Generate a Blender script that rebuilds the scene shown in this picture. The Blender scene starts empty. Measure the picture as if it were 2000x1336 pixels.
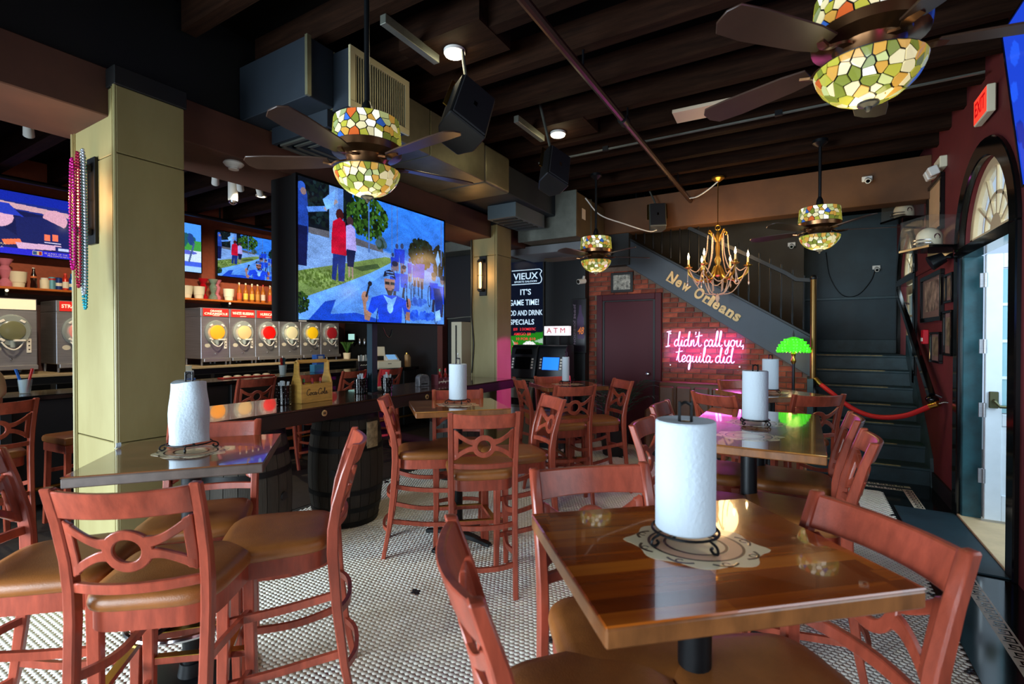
import bpy, bmesh, math, random
import numpy as np
from mathutils import Vector, Matrix
R = math.radians
PI = math.pi
rnd = random.Random(7)
scene = bpy.context.scene
COL = scene.collection

# ------------------------------------------------------------------ camera
# The room's long axis is world +Y; the camera stands at the origin, turned 30.8 degrees to the left of it.
cam_data = bpy.data.cameras.new('camera')
cam_data.sensor_width = 36.0
cam_data.lens = 955.0 / 2000.0 * 36.0
cam_data.clip_start = 0.02
cam_data.dof.use_dof = True
cam_data.dof.focus_distance = 3.6
cam_data.dof.aperture_fstop = 3.2
cam = bpy.data.objects.new('camera', cam_data)
cam.location = (0, 0, 1.6)
cam.rotation_euler = (R(90 - 0.6), 0, R(30.8))
COL.objects.link(cam)
scene.camera = cam

# ------------------------------------------------------------------ world, daylight, exposure
world = bpy.data.worlds.new('sky'); scene.world = world; world.use_nodes = True
wn = world.node_tree.nodes
wn['Background'].inputs[0].default_value = (0.55, 0.75, 1.0, 1)
wn['Background'].inputs[1].default_value = 1.0

def area(name, loc, target, sx, sy, power, col, spread=180):
    l = bpy.data.lights.new(name, 'AREA'); l.shape = 'RECTANGLE'; l.size = sx; l.size_y = sy
    l.energy = power; l.color = col; l.spread = R(spread)
    o = bpy.data.objects.new(name, l); o.location = loc
    o.rotation_euler = (Vector(target) - Vector(loc)).to_track_quat('-Z', 'Y').to_euler()
    COL.objects.link(o); return o

# daylight through the glazed street front behind the camera and through the open doorway beside it
area('daylight_front', (-4.25, -2.55, 1.25), (-2.3, 2.5, 0.25), 3.9, 1.7, 325, (0.72, 0.88, 1.0), 112)
area('daylight_front_side', (-0.9, -2.55, 1.25), (-0.9, 2.5, 0.4), 1.8, 1.7, 55, (0.78, 0.90, 1.0), 112)
area('daylight_doorway', (1.75, 1.4, 1.6), (-1.0, 1.4, 0.0), 1.2, 2.0, 11, (0.80, 0.92, 1.0), 120)
area('daylight_street_door', (2.6, 4.2, 2.2), (1.3, 5.3, 1.2), 1.5, 2.2, 60, (0.72, 0.90, 1.0))

area('daylight_stair_window', (1.75, 8.45, 2.3), (-.2, 8.0, 0.9), 1.1, 1.6, 30, (0.70, 0.90, 1.0), 130)

scene.view_settings.view_transform = 'Standard'
scene.view_settings.look = 'None'
scene.view_settings.exposure = 0.0
scene.view_settings.gamma = 1.0
scene.view_settings.use_curve_mapping = False
try:
    scene.cycles.use_denoising = True
    scene.cycles.sample_clamp_indirect = 3.0
    scene.cycles.caustics_reflective = False
    scene.cycles.caustics_refractive = False
    scene.cycles.max_bounces = 7
    scene.cycles.diffuse_bounces = 3
    scene.cycles.adaptive_threshold = 0.02
    scene.cycles.glossy_bounces = 3
    scene.cycles.transparent_max_bounces = 12
except Exception:
    pass

# ------------------------------------------------------------------ helpers
class MB:
    """collects vertices and faces, then links them as ONE mesh object"""
    def __init__(s): s.v = []; s.f = []
    def add(s, vs, fs):
        n = len(s.v); s.v += [tuple(p) for p in vs]; s.f += [tuple(i + n for i in f) for f in fs]; return s
    def box(s, x0, x1, y0, y1, z0, z1):
        vs = [(x, y, z) for z in (z0, z1) for y in (y0, y1) for x in (x0, x1)]
        return s.add(vs, [(0, 2, 3, 1), (4, 5, 7, 6), (0, 1, 5, 4), (2, 6, 7, 3), (0, 4, 6, 2), (1, 3, 7, 5)])
    def obox(s, c, size, rot=(0, 0, 0)):
        m = Matrix.Translation(c) @ (Matrix.Rotation(rot[2], 4, 'Z') @ Matrix.Rotation(rot[1], 4, 'Y') @ Matrix.Rotation(rot[0], 4, 'X'))
        hx, hy, hz = size[0] / 2, size[1] / 2, size[2] / 2
        vs = [m @ Vector((x, y, z)) for z in (-hz, hz) for y in (-hy, hy) for x in (-hx, hx)]
        return s.add(vs, [(0, 2, 3, 1), (4, 5, 7, 6), (0, 1, 5, 4), (2, 6, 7, 3), (0, 4, 6, 2), (1, 3, 7, 5)])
    def ring(s, pts): n = len(s.v); s.v += [tuple(p) for p in pts]; return list(range(n, n + len(pts)))
    def loft(s, rings, closed=True, caps=True):
        ids = [s.ring(r) for r in rings]; n = len(rings[0])
        for a, b in zip(ids[:-1], ids[1:]):
            for i in range(n if closed else n - 1):
                j = (i + 1) % n; s.f.append((a[i], a[j], b[j], b[i]))
        if caps and closed: s.f.append(tuple(reversed(ids[0]))); s.f.append(tuple(ids[-1]))
        return s
    def lathe(s, prof, n=20, c=(0, 0, 0), caps=True, sx=1, sy=1):
        return s.loft([[(c[0] + r * sx * math.cos(2 * PI * i / n), c[1] + r * sy * math.sin(2 * PI * i / n), c[2] + z) for i in range(n)] for r, z in prof], True, caps)
    def tube(s, path, r, n=8, closed=False, sect=None):
        P = [Vector(p) for p in path]; m = len(P)
        rs = r if isinstance(r, (list, tuple)) else [r] * m
        rings = []; up = Vector((0, 0, 1)); prev = None
        for i in range(m):
            if closed: d = P[(i + 1) % m] - P[i - 1]
            else: d = P[min(i + 1, m - 1)] - P[max(i - 1, 0)]
            if d.length < 1e-9: d = Vector((0, 0, 1))
            d.normalize()
            ref = prev if prev is not None else (up if abs(d.z) < 0.95 else Vector((0, 1, 0)))
            a = ref - d * ref.dot(d)
            if a.length < 1e-4:
                ref = Vector((1, 0, 0)); a = ref - d * ref.dot(d)
            a.normalize(); b = d.cross(a); prev = a
            if sect:
                w, h = sect
                rings.append([P[i] + a * y * h / 2 * (rs[i]) + b * x * w / 2 * rs[i] for x, y in ((-1, -1), (1, -1), (1, 1), (-1, 1))])
            else:
                rings.append([P[i] + (a * math.cos(2 * PI * k / n) + b * math.sin(2 * PI * k / n)) * rs[i] for k in range(n)])
        if closed:
            rings.append(rings[0]); return s.loft(rings, True, False)
        return s.loft(rings)
    def cyl(s, p0, p1, r0, r1=None, n=14): return s.tube([p0, p1], [r0, r0 if r1 is None else r1], n)
    def prism(s, poly, fn, d0, d1):
        """poly: 2-D outline; fn(u, v, d) -> point"""
        n = len(poly); a = s.ring([fn(u, v, d0) for u, v in poly]); b = s.ring([fn(u, v, d1) for u, v in poly])
        s.f.append(tuple(a)); s.f.append(tuple(reversed(b)))
        for i in range(n):
            j = (i + 1) % n; s.f.append((a[j], a[i], b[i], b[j]))
        return s
    def strip(s, A, B, fn, d0, d1, closed=False):
        """solid band between two 2-D polylines"""
        n = len(A)
        r = [s.ring([fn(u, v, d) for u, v in L]) for L, d in ((A, d0), (B, d0), (B, d1), (A, d1))]
        for i in range(n if closed else n - 1):
            j = (i + 1) % n
            for k in range(4):
                p, q = r[k], r[(k + 1) % 4]; s.f.append((p[i], p[j], q[j], q[i]))
        if not closed:
            s.f.append(tuple(r[k][0] for k in range(4))); s.f.append(tuple(r[k][n - 1] for k in (3, 2, 1, 0)))
        return s
    def sphere(s, c, r, n=12, m=8, sz=1.0):
        return s.lathe([(max(1e-4, r * math.sin(PI * i / m)), -r * sz * math.cos(PI * i / m)) for i in range(m + 1)], n, c)
    def mesh(s, name, bevel=0.0, seg=1, smooth=35):
        me = bpy.data.meshes.new(name); me.from_pydata([tuple(p) for p in s.v], [], s.f); me.validate()
        bm = bmesh.new(); bm.from_mesh(me)
        bmesh.ops.recalc_face_normals(bm, faces=bm.faces)
        if bevel:
            ed = [e for e in bm.edges if len(e.link_faces) == 2 and e.calc_face_angle(0) > R(30)]
            bmesh.ops.bevel(bm, geom=ed, offset=bevel, segments=seg, affect='EDGES', clamp_overlap=True, profile=0.5)
        bm.to_mesh(me); bm.free()
        if smooth:
            me.polygons.foreach_set('use_smooth', [True] * len(me.polygons)); me.set_sharp_from_angle(angle=R(smooth))
        return me
    def build(s, name, mat, parent=None, bevel=0.0, seg=1, smooth=35, loc=None, rot=None):
        return obj(name, s.mesh(name, bevel, seg, smooth), mat, parent, loc, rot)

def obj(name, me, mat=None, parent=None, loc=None, rot=None):
    if mat is not None and len(me.materials) == 0: me.materials.append(mat)
    o = bpy.data.objects.new(name, me); COL.objects.link(o)
    if parent is not None: o.parent = parent
    if loc is not None: o.location = loc
    if rot is not None: o.rotation_euler = rot
    return o

def tag(o, label, cat, group=None):
    o['label'] = label; o['category'] = cat
    if group: o['group'] = group
    return o
def struct(o): o['kind'] = 'structure'; return o
def stuff(o): o['kind'] = 'stuff'; return o
def thing(name, label, cat, loc=(0, 0, 0), rz=0.0, group=None):
    o = bpy.data.objects.new(name, None); COL.objects.link(o)
    o.empty_display_size = 0.1; o.location = loc; o.rotation_euler = (0, 0, rz)
    return tag(o, label, cat, group)
def copy_tree(o, parent=None):
    c = o.copy(); COL.objects.link(c); c.parent = parent
    for ch in list(o.children): copy_tree(ch, c)
    return c
def dup(o, loc, rz, label, group=None):
    c = copy_tree(o); c.location = loc; c.rotation_euler = (0, 0, rz); c['label'] = label
    if group: c['group'] = group
    return c

def lin(c):
    c = c / 255.0
    return c / 12.92 if c <= 0.04045 else ((c + 0.055) / 1.055) ** 2.4
def rgb(r, g, b): return (lin(r), lin(g), lin(b), 1.0)

def mat(name, col, rough=0.5, metal=0.0, var=0.0, scale=8.0, bump=0.0, bscale=None, coat=0.0, stretch=(1, 1, 1), obj_rand=0.0, spec=0.5, col2=None):
    m = bpy.data.materials.new(name); m.use_nodes = True
    nt = m.node_tree; n = nt.nodes; L = nt.links; b = n['Principled BSDF']
    b.inputs['Base Color'].default_value = col; b.inputs['Roughness'].default_value = rough; b.inputs['Metallic'].default_value = metal
    b.inputs['Specular IOR Level'].default_value = spec
    if coat: b.inputs['Coat Weight'].default_value = coat; b.inputs['Coat Roughness'].default_value = 0.04
    if var or bump or col2:
        tc = n.new('ShaderNodeTexCoord'); mp = n.new('ShaderNodeMapping'); mp.inputs['Scale'].default_value = stretch
        L.new(tc.outputs['Object'], mp.inputs[0])
        nz = n.new('ShaderNodeTexNoise'); nz.inputs['Scale'].default_value = scale; nz.inputs['Detail'].default_value = 6; nz.inputs['Roughness'].default_value = 0.6
        L.new(mp.outputs[0], nz.inputs[0])
        if var or col2:
            rp = n.new('ShaderNodeValToRGB')
            a = col2 if col2 else tuple(c * (1 - var) for c in col[:3]) + (1,)
            e = col if col2 else tuple(min(1, c * (1 + var)) for c in col[:3]) + (1,)
            rp.color_ramp.elements[0].position = 0.32; rp.color_ramp.elements[1].position = 0.68
            rp.color_ramp.elements[0].color = a; rp.color_ramp.elements[1].color = e
            L.new(nz.outputs[0], rp.inputs[0]); L.new(rp.outputs[0], b.inputs['Base Color'])
        if bump:
            n2 = n.new('ShaderNodeTexNoise'); n2.inputs['Scale'].default_value = bscale or scale * 4; n2.inputs['Detail'].default_value = 4
            L.new(mp.outputs[0], n2.inputs[0])
            bp = n.new('ShaderNodeBump'); bp.inputs['Strength'].default_value = bump; bp.inputs['Distance'].default_value = 0.01
            L.new(n2.outputs[0], bp.inputs['Height']); L.new(bp.outputs[0], b.inputs['Normal'])
    if obj_rand:
        src = b.inputs['Base Color'].links[0].from_socket if b.inputs['Base Color'].links else None
        oi = n.new('ShaderNodeObjectInfo'); hs = n.new('ShaderNodeHueSaturation')
        mr = n.new('ShaderNodeMapRange'); mr.inputs[3].default_value = 1 - obj_rand; mr.inputs[4].default_value = 1 + obj_rand
        L.new(oi.outputs['Random'], mr.inputs[0]); L.new(mr.outputs[0], hs.inputs['Value'])
        if src: L.new(src, hs.inputs['Color'])
        else: hs.inputs['Color'].default_value = col
        L.new(hs.outputs[0], b.inputs['Base Color'])
    return m
def emit(name, col, strength, base=None, rough=0.3):
    m = bpy.data.materials.new(name); m.use_nodes = True
    b = m.node_tree.nodes['Principled BSDF']
    b.inputs['Base Color'].default_value = base or col; b.inputs['Roughness'].default_value = rough
    b.inputs['Emission Color'].default_value = col; b.inputs['Emission Strength'].default_value = strength
    return m
def glass(name, col=(1, 1, 1, 1), alpha=0.25, rough=0.03, spec=0.5):
    m = bpy.data.materials.new(name); m.use_nodes = True; b = m.node_tree.nodes['Principled BSDF']
    b.inputs['Base Color'].default_value = col; b.inputs['Alpha'].default_value = alpha
    b.inputs['Roughness'].default_value = rough; b.inputs['Specular IOR Level'].default_value = spec
    return m
def point(name, loc, power, col, r=0.03, parent=None):
    l = bpy.data.lights.new(name, 'POINT'); l.energy = power; l.color = col; l.shadow_soft_size = r
    o = bpy.data.objects.new(name, l); o.location = loc; COL.objects.link(o)
    if parent: o.parent = parent
    return o
def spot(name, loc, target, power, col, angle=60, blend=0.5, r=0.04, parent=None):
    l = bpy.data.lights.new(name, 'SPOT'); l.energy = power; l.color = col; l.shadow_soft_size = r
    l.spot_size = R(angle); l.spot_blend = blend
    o = bpy.data.objects.new(name, l); o.location = loc
    o.rotation_euler = (Vector(target) - Vector(loc)).to_track_quat('-Z', 'Y').to_euler(); COL.objects.link(o)
    if parent: o.parent = parent
    return o

def text_mesh(body, size=1.0, bold=0.0, extrude=0.0, align='CENTER', spacing=1.0):
    cu = bpy.data.curves.new('t', 'FONT'); cu.body = body; cu.size = size; cu.offset = bold; cu.extrude = extrude
    cu.align_x = align; cu.align_y = 'CENTER'; cu.space_character = spacing; cu.resolution_u = 3
    t = bpy.data.objects.new('t', cu); COL.objects.link(t)
    bpy.context.view_layer.update()
    dg = bpy.context.evaluated_depsgraph_get()
    me = bpy.data.meshes.new_from_object(t.evaluated_get(dg))
    bpy.data.objects.remove(t); bpy.data.curves.remove(cu)
    return me
def text(name, body, size, o, m, parent=None, right=(1, 0, 0), up=(0, 0, 1), fit=None, bold=0.0, extrude=0.0006, align='CENTER', shear=0.0, arc=None):
    """lettering laid flat on a surface at point o; fit = wanted width"""
    me = text_mesh(body, size, bold * size, extrude, align)
    n = len(me.vertices); co = np.empty(n * 3); me.vertices.foreach_get('co', co); co = co.reshape(-1, 3)
    if fit and n:
        w = co[:, 0].max() - co[:, 0].min(); co[:, 0] *= fit / max(w, 1e-6)
    if shear: co[:, 0] += shear * co[:, 1]
    r, u = np.array(right, float), np.array(up, float); nn = np.cross(r, u)
    co = np.array(o, float) + co[:, :1] * r + co[:, 1:2] * u + co[:, 2:3] * nn
    me.vertices.foreach_set('co', co.ravel()); me.update(); me.name = name
    return obj(name, me, m, parent)

# stroke lettering (cursive) : every glyph is one or more strokes in a 1-high em, x advance last
def _sm(pts, k=6):
    """Catmull-Rom through points"""
    P = [np.array(p, float) for p in pts]
    if len(P) < 3: return [tuple(p) for p in P]
    P = [2 * P[0] - P[1]] + P + [2 * P[-1] - P[-2]]; out = []
    for i in range(1, len(P) - 2):
        for j in range(k):
            t = j / k; a, b, c, d = P[i - 1], P[i], P[i + 1], P[i + 2]
            out.append(tuple(0.5 * (2 * b + (c - a) * t + (2 * a - 5 * b + 4 * c - d) * t * t + (3 * b - a - 3 * c + d) * t ** 3)))
    out.append(tuple(P[-2])); return out
GLY = {
 'I': ([[(.10, 1.0), (.50, 1.06)], [(.30, 1.03), (.20, .0)], [(0, -.06), (.38, .02)]], .52),
 'd': ([[(.40, .36), (.26, .46), (.08, .30), (.06, .08), (.20, .0), (.36, .18), (.50, .70), (.56, 1.0), (.48, .92), (.40, .40), (.42, .06), (.52, .0), (.66, .10)]], .60),
 'i': ([[(.0, .10), (.14, .42), (.10, .10), (.18, .0), (.32, .12)], [(.20, .60), (.21, .62)]], .28),
 'n': ([[(.0, .08), (.10, .42), (.06, .02), (.16, .30), (.28, .44), (.32, .30), (.28, .08), (.36, .0), (.50, .12)]], .46),
 "'": ([[(.05, 1.0), (.0, .80)]], .08),
 't': ([[(.0, .10), (.14, .50), (.26, 1.0), (.18, .40), (.20, .05), (.32, .0), (.46, .12)], [(-.06, .66), (.52, .76)]], .42),
 'c': ([[(.34, .34), (.26, .44), (.08, .30), (.06, .08), (.20, .0), (.40, .12)]], .36),
 'a': ([[(.36, .36), (.24, .46), (.08, .30), (.06, .08), (.18, .0), (.34, .20), (.40, .42), (.36, .08), (.46, .0), (.60, .12)]], .54),
 'l': ([[(.0, .10), (.20, .50), (.30, .95), (.22, 1.02), (.14, .60), (.12, .10), (.22, .0), (.36, .12)]], .30),
 'y': ([[(.0, .20), (.06, .42), (.04, .12), (.16, .02), (.32, .20), (.40, .42), (.34, .0), (.24, -.44), (.10, -.50), (.08, -.34), (.30, -.06), (.52, .12)]], .48),
 'o': ([[(.28, .44), (.10, .36), (.04, .12), (.16, .0), (.32, .10), (.36, .34), (.26, .44), (.38, .34), (.54, .38)]], .50),
 'u': ([[(.0, .20), (.08, .42), (.04, .10), (.14, .0), (.30, .16), (.38, .42), (.34, .08), (.44, .0), (.58, .12)]], .52),
 ',': ([[(.06, .04), (.0, -.18)]], .14),
 'e': ([[(.0, .10), (.24, .20), (.34, .38), (.20, .46), (.06, .28), (.08, .06), (.20, .0), (.44, .12)]], .40),
 'q': ([[(.36, .36), (.24, .46), (.08, .30), (.06, .08), (.18, .0), (.34, .20), (.40, .44), (.34, -.10), (.28, -.48), (.20, -.50), (.24, -.20), (.40, .0), (.56, .12)]], .52),
 'g': ([[(.36, .36), (.24, .46), (.08, .30), (.06, .08), (.18, .0), (.34, .20), (.40, .44), (.34, .0), (.26, -.42), (.12, -.50), (.08, -.36), (.30, -.06), (.52, .12)]], .48),
 'C': ([[(.62, .80), (.58, 1.0), (.34, .98), (.08, .62), (.06, .18), (.26, .0), (.50, .10), (.64, .26)]], .58),
 '-': ([[(.0, .26), (.24, .28)]], .26),
 ' ': ([], .24),
}
def script_strokes(s):
    out = []; x = 0
    for ch in s:
        st, adv = GLY[ch]
        for k in st: out.append([(x + p[0], p[1]) for p in (_sm(k, 5) if len(k) > 2 else k)])
        x += adv
    return out, x
# ------------------------------------------------------------------ materials
M = {}
M['mahogany'] = mat('mahogany', rgb(150, 66, 46), 0.34, var=0.28, scale=5, stretch=(6, 6, 1.2), bump=0.06, bscale=60, obj_rand=0.12)
M['vinyl'] = mat('vinyl', rgb(140, 84, 38), 0.40, var=0.14, scale=14, bump=0.12, bscale=240)
M['brass'] = mat('brass', rgb(190, 150, 70), 0.28, 1.0)
M['black_metal'] = mat('black_metal', rgb(14, 17, 20), 0.42, 0.3)
M['black'] = mat('black', rgb(10, 11, 12), 0.55)
M['black_gloss'] = mat('black_gloss', rgb(8, 9, 10), 0.12)
M['chrome'] = mat('chrome', rgb(200, 200, 205), 0.15, 1.0)
M['steel'] = mat('steel', rgb(168, 168, 172), 0.38, 0.8, var=0.12, scale=3, stretch=(1, 1, 30))
M['galv'] = mat('galv', rgb(120, 122, 112), 0.5, 0.75, var=0.2, scale=5)
M['duct_blue'] = mat('duct_blue', rgb(28, 37, 46), 0.6, 0.1, var=0.15, scale=3)
M['paper'] = mat('paper', rgb(190, 203, 213), 0.9, bump=0.25, bscale=90)
M['wire'] = mat('wire', rgb(20, 20, 22), 0.4, 0.6)
M['col_paint'] = mat('col_paint', rgb(142, 132, 88), 0.5, var=0.10, scale=2.2, bump=0.04, bscale=30, stretch=(1, 1, 0.35), col2=rgb(122, 110, 66))
M['beam_brown'] = mat('beam_brown', rgb(78, 46, 32), 0.65, var=0.18, scale=3)
M['bar_wall'] = mat('bar_wall', rgb(150, 74, 48), 0.8, var=0.12, scale=20, bump=0.1, bscale=90)
M['red_wall'] = mat('red_wall', rgb(98, 26, 28), 0.7, var=0.1, scale=6, bump=0.06, bscale=60)
M['teal_wall'] = mat('teal_wall', rgb(28, 50, 58), 0.5, var=0.25, scale=3, bump=0.05, bscale=20)
M['dark_wall'] = mat('dark_wall', rgb(16, 19, 22), 0.5)
M['olive_wall'] = mat('olive_wall', rgb(58, 50, 36), 0.7, var=0.2, scale=2)
M['ceil'] = mat('ceil', rgb(13, 10, 8), 0.9, spec=0.05)
M['joist'] = mat('joist', rgb(36, 20, 11), 0.8, var=0.45, scale=4, stretch=(0.6, 6, 6), bump=0.25, bscale=20, obj_rand=0.2, spec=0.08)
M['mortar'] = mat('mortar', rgb(120, 98, 84), 0.9, var=0.2, scale=20)
M['brick'] = mat('brick', rgb(164, 82, 56), 0.85, scale=9, bump=0.6, bscale=40, col2=rgb(112, 46, 38), obj_rand=0.42)
M['door_maroon'] = mat('door_maroon', rgb(74, 22, 32), 0.5, bump=0.03, spec=.2)
M['white_paint'] = mat('white_paint', rgb(214, 224, 232), 0.45, var=0.05, scale=6)
M['cream_paint'] = mat('cream_paint', rgb(206, 182, 140), 0.55, var=0.1, scale=6)
M['teal_paint'] = mat('teal_paint', rgb(30, 76, 84), 0.4, var=0.3, scale=9)
M['tile_white'] = mat('tile_white', rgb(240, 238, 228), 0.22, var=0.10, scale=2.5, col2=rgb(218, 212, 194))
M['tile_dark'] = mat('tile_dark', rgb(38, 40, 46), 0.25)
M['grout'] = mat('grout', rgb(50, 45, 38), 0.9, var=0.25, scale=12)
M['black_stone'] = mat('black_stone', rgb(12, 17, 18), 0.10, var=0.3, scale=30)
M['bar_floor'] = mat('bar_floor', rgb(40, 34, 30), 0.6, var=0.3, scale=10)
M['cream_tile'] = mat('cream_tile', rgb(206, 200, 178), 0.3, var=0.06, scale=5)
M['dark_wood'] = mat('dark_wood', rgb(54, 32, 22), 0.18, var=0.35, scale=3, stretch=(10, 0.7, 10), coat=0.8)
M['stair'] = mat('stair', rgb(46, 68, 74), 0.45, var=0.3, scale=8, bump=0.1, bscale=40)
M['stair_edge'] = mat('stair_edge', rgb(150, 136, 88), 0.5, var=0.4, scale=30)
M['glass_clear'] = glass('glass_clear', (0.9, 0.97, 1, 1), 0.30)
M['outside_wall'] = mat('outside_wall', rgb(196, 206, 204), 0.9)
M['cream'] = mat('cream', rgb(226, 216, 186), 0.6)

# ------------------------------------------------------------------ the room
XR, YB, ZC = 1.2, 9.3, 3.8
fl = struct(MB().box(-8.4, 3.6, -2.8, 9.4, -0.12, -0.0016).build('floor', M['grout'], smooth=0))

# hexagonal mosaic: the 300 nearest tiles in view are parts of their own, all the others one part
HX = 0.030
def hex_points():
    pts = []; dx = HX; dy = HX * math.sqrt(3) / 2
    ct, st = math.cos(R(30.8)), math.sin(R(30.8))
    row = 0; y = -0.4
    ros = set()
    while y < 7.15:
        x = -3.98 + (dx / 2 if row % 2 else 0); col = 0
        while x < 0.70:
            zc = -x * st + y * ct; xc = x * ct + y * st
            if zc > 0.25 and abs(xc) < 1.22 * zc + 0.25: pts.append((x, y, zc, xc))
            x += dx
        y += dy; row += 1
    return pts
HP = hex_points()
ROS = [(-2.08 + 0.93 * i, 2.32 + 0.80 * j) for i in range(-2, 4) for j in range(-3, 6)]
def is_ros(x, y):
    for rx, ry in ROS:
        if (x - rx) ** 2 + (y - ry) ** 2 < (HX * 1.12) ** 2: return True
    return False
def hexmesh(name, pts, m):
    a = np.array([(x, y) for x, y, *_ in pts]); n = len(a); r = HX / math.sqrt(3) * 0.945
    ang = np.radians(30 + 60 * np.arange(6))
    ring = np.stack([np.cos(ang), np.sin(ang)], 1)
    top = np.zeros((n, 12, 3)); top[:, :6, :2] = a[:, None] + ring[None] * r; top[:, 6:, :2] = a[:, None] + ring[None] * (r * 0.955)
    top[:, :6, 2] = -0.002; top[:, 6:, 2] = 0.0004 * np.sin(a[:, 0] * 917 + a[:, 1] * 613)[:, None]
    me = bpy.data.meshes.new(name); me.vertices.add(n * 12); me.vertices.foreach_set('co', top.ravel())
    base = (np.arange(n) * 12)[:, None]
    hexf = base + np.arange(6, 12)[None]
    q = np.array([(i, (i + 1) % 6, 6 + (i + 1) % 6, 6 + i) for i in range(6)]).ravel()[None] + base
    loops = np.concatenate([np.concatenate([hexf, q], 1)], 1).ravel()
    starts = (np.arange(n) * 30)[:, None] + np.array([0, 6, 10, 14, 18, 22, 26])[None]
    tot = np.tile(np.array([6, 4, 4, 4, 4, 4, 4]), n)
    me.loops.add(n * 30); me.loops.foreach_set('vertex_index', loops.astype(np.int32))
    me.polygons.add(n * 7); me.polygons.foreach_set('loop_start', starts.ravel().astype(np.int32)); me.polygons.foreach_set('loop_total', tot.astype(np.int32))
    me.update(calc_edges=True); me.validate()
    return me
vis = []
for p in HP:
    x, y, zc, xc = p
    u = 1000 + 955 * xc / zc; v = 658 + 955 * 1.6 / zc
    if v < 1330 and 5 < u < 1200 and not is_ros(x, y): vis.append((zc, p))
vis.sort(key=lambda t: t[0])
near = set(id(p) for _, p in vis[:300])
rest = [p for p in HP if id(p) not in near and not is_ros(p[0], p[1])]
dark = [p for p in HP if is_ros(p[0], p[1])]
o = stuff(obj('hexagon_tiles', hexmesh('hexagon_tiles', rest, None), M['tile_white'], fl))
tm = hexmesh('tile', [(0, 0)], None); tm.materials.append(M['tile_white'])
for _, p in vis[:300]:
    o = obj('tile', tm, None, fl, (p[0], p[1], 0))
td = hexmesh('dark_tile', [(0, 0)], None); td.materials.append(M['tile_dark'])
for p in dark[:300]:
    obj('dark_tile', td, None, fl, (p[0], p[1], 0))

# black stone border with a meander strip along the street wall and before the stairs
b1 = struct(MB().box(0.715, 0.898, -0.6, 6.30, -0.03, 0.001).box(0.982, XR, -0.6, 6.78, -0.03, 0.001).box(0.1, 0.898, 6.30, 6.42, -0.03, 0.001).box(0.1, 0.982, 6.5, 6.56, -0.03, 0.001).box(0.1, 0.982, 6.64, 6.78, -0.03, 0.001).build('trim_1', M['black_stone'], smooth=0))
b2 = struct(MB().box(0.898, 0.982, -0.6, 6.50, -0.03, 0.0015).box(0.1, 0.898, 6.42, 6.50, -0.03, 0.0015).box(0.1, 0.982, 6.56, 6.64, -0.03, 0.0015).build('trim_2', M['cream_tile'], smooth=0))
km = MB()
for a in ((-.030, -.034, .030, -.026), (.022, -.034, .030, .020), (-.016, .012, .030, .020), (-.016, -.012, -.008, .020), (-.016, -.012, .008, -.004)):
    km.box(a[0], a[2], a[1], a[3], 0, 0.0012)
kme = km.mesh('meander_tile', smooth=0); kme.materials.append(M['black_stone'])
y = 0.9
while y < 6.46:
    obj('meander_tile', kme, None, b2, (0.940, y, 0.0015)); y += 0.078
x = 0.16
while x < 0.88:
    obj('meander_tile', kme, None, b2, (x, 6.46, 0.0015), (0, 0, R(90))); obj('meander_tile', kme, None, b2, (x + .03, 6.60, 0.0015), (0, 0, R(90))); x += 0.078
struct(MB().box(-8.4, -4.05, -2.7, 7.1, -0.02, 0.002).build('trim_3', M['bar_floor'], smooth=0))
o = MB().box(0.74, 1.42, 4.42, 5.80, 0.002, 0.014).build('door_mat', M['teal_wall'], bevel=0.004)
tag(o, 'dark teal rubber mat lying before the open street door', 'mat')

# walls -----------------------------------------------------------
def arch_wall(mb, x0, x1, ya, yb, ops):
    """wall slab along Y with arched openings (y0, y1, sill, spring)"""
    f = lambda u, v, d: (d, u, v)
    y = ya
    for (o0, o1, sill, zs) in ops:
        mb.prism([(y, 0), (o0, 0), (o0, ZC), (y, ZC)], f, x0, x1)
        r = (o1 - o0) / 2; c = (o0 + o1) / 2
        arc = [(c - r * math.cos(PI * k / 24), zs + r * math.sin(PI * k / 24)) for k in range(25)]
        half = [p for p in arc if p[0] <= c + 1e-6]; half2 = [p for p in arc if p[0] >= c - 1e-6]
        mb.prism(half + [(c, ZC), (o0, ZC)], f, x0, x1)
        mb.prism(half2 + [(o1, ZC), (c, ZC)], f, x0, x1)
        if sill > 0: mb.prism([(o0, 0), (o1, 0), (o1, sill), (o0, sill)], f, x0, x1)
        y = o1
    mb.prism([(y, 0), (yb, 0), (yb, ZC), (y, ZC)], f, x0, x1)
    return mb
OPS = [(0.85, 2.10, 0.0, 2.36), (4.50, 5.76, 0.0, 2.36), (7.84, 9.06, 1.02, 2.40)]
wr = struct(arch_wall(MB(), XR, XR + 0.13, -2.7, 9.4, OPS).build('wall_right', M['red_wall'], smooth=0))
struct(MB().box(-2.89, 1.5, YB, YB + 0.2, 0, ZC).build('wall_back', M['teal_wall'], smooth=0))
struct(MB().box(-8.5, -8.3, -2.8, 7.3, 0, ZC).build('wall_left', M['bar_wall'], smooth=0))
struct(MB().box(-8.5, -2.89, 7.05, 7.25, 0, ZC).build('wall_bar_end', M['dark_wall'], smooth=0))
struct(MB().box(-2.89, -2.84, 7.25, YB, 0, ZC).build('wall_stair_side', M['olive_wall'], smooth=0))
struct(MB().box(-2.84, 0.0, 8.45, 8.50, 0, ZC).build('wall_stair', M['olive_wall'], smooth=0))
wf = MB().box(-8.5, -6.25, -2.8, -2.65, 0, ZC).box(-6.25, 1.4, -2.8, -2.65, 2.25, ZC).box(-6.25, 1.4, -2.8, -2.65, 0, 0.32).box(-2.25, -1.85, -2.8, -2.65, 0.32, 2.25).box(0.05, 1.4, -2.8, -2.65, 0.32, 2.25)
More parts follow.
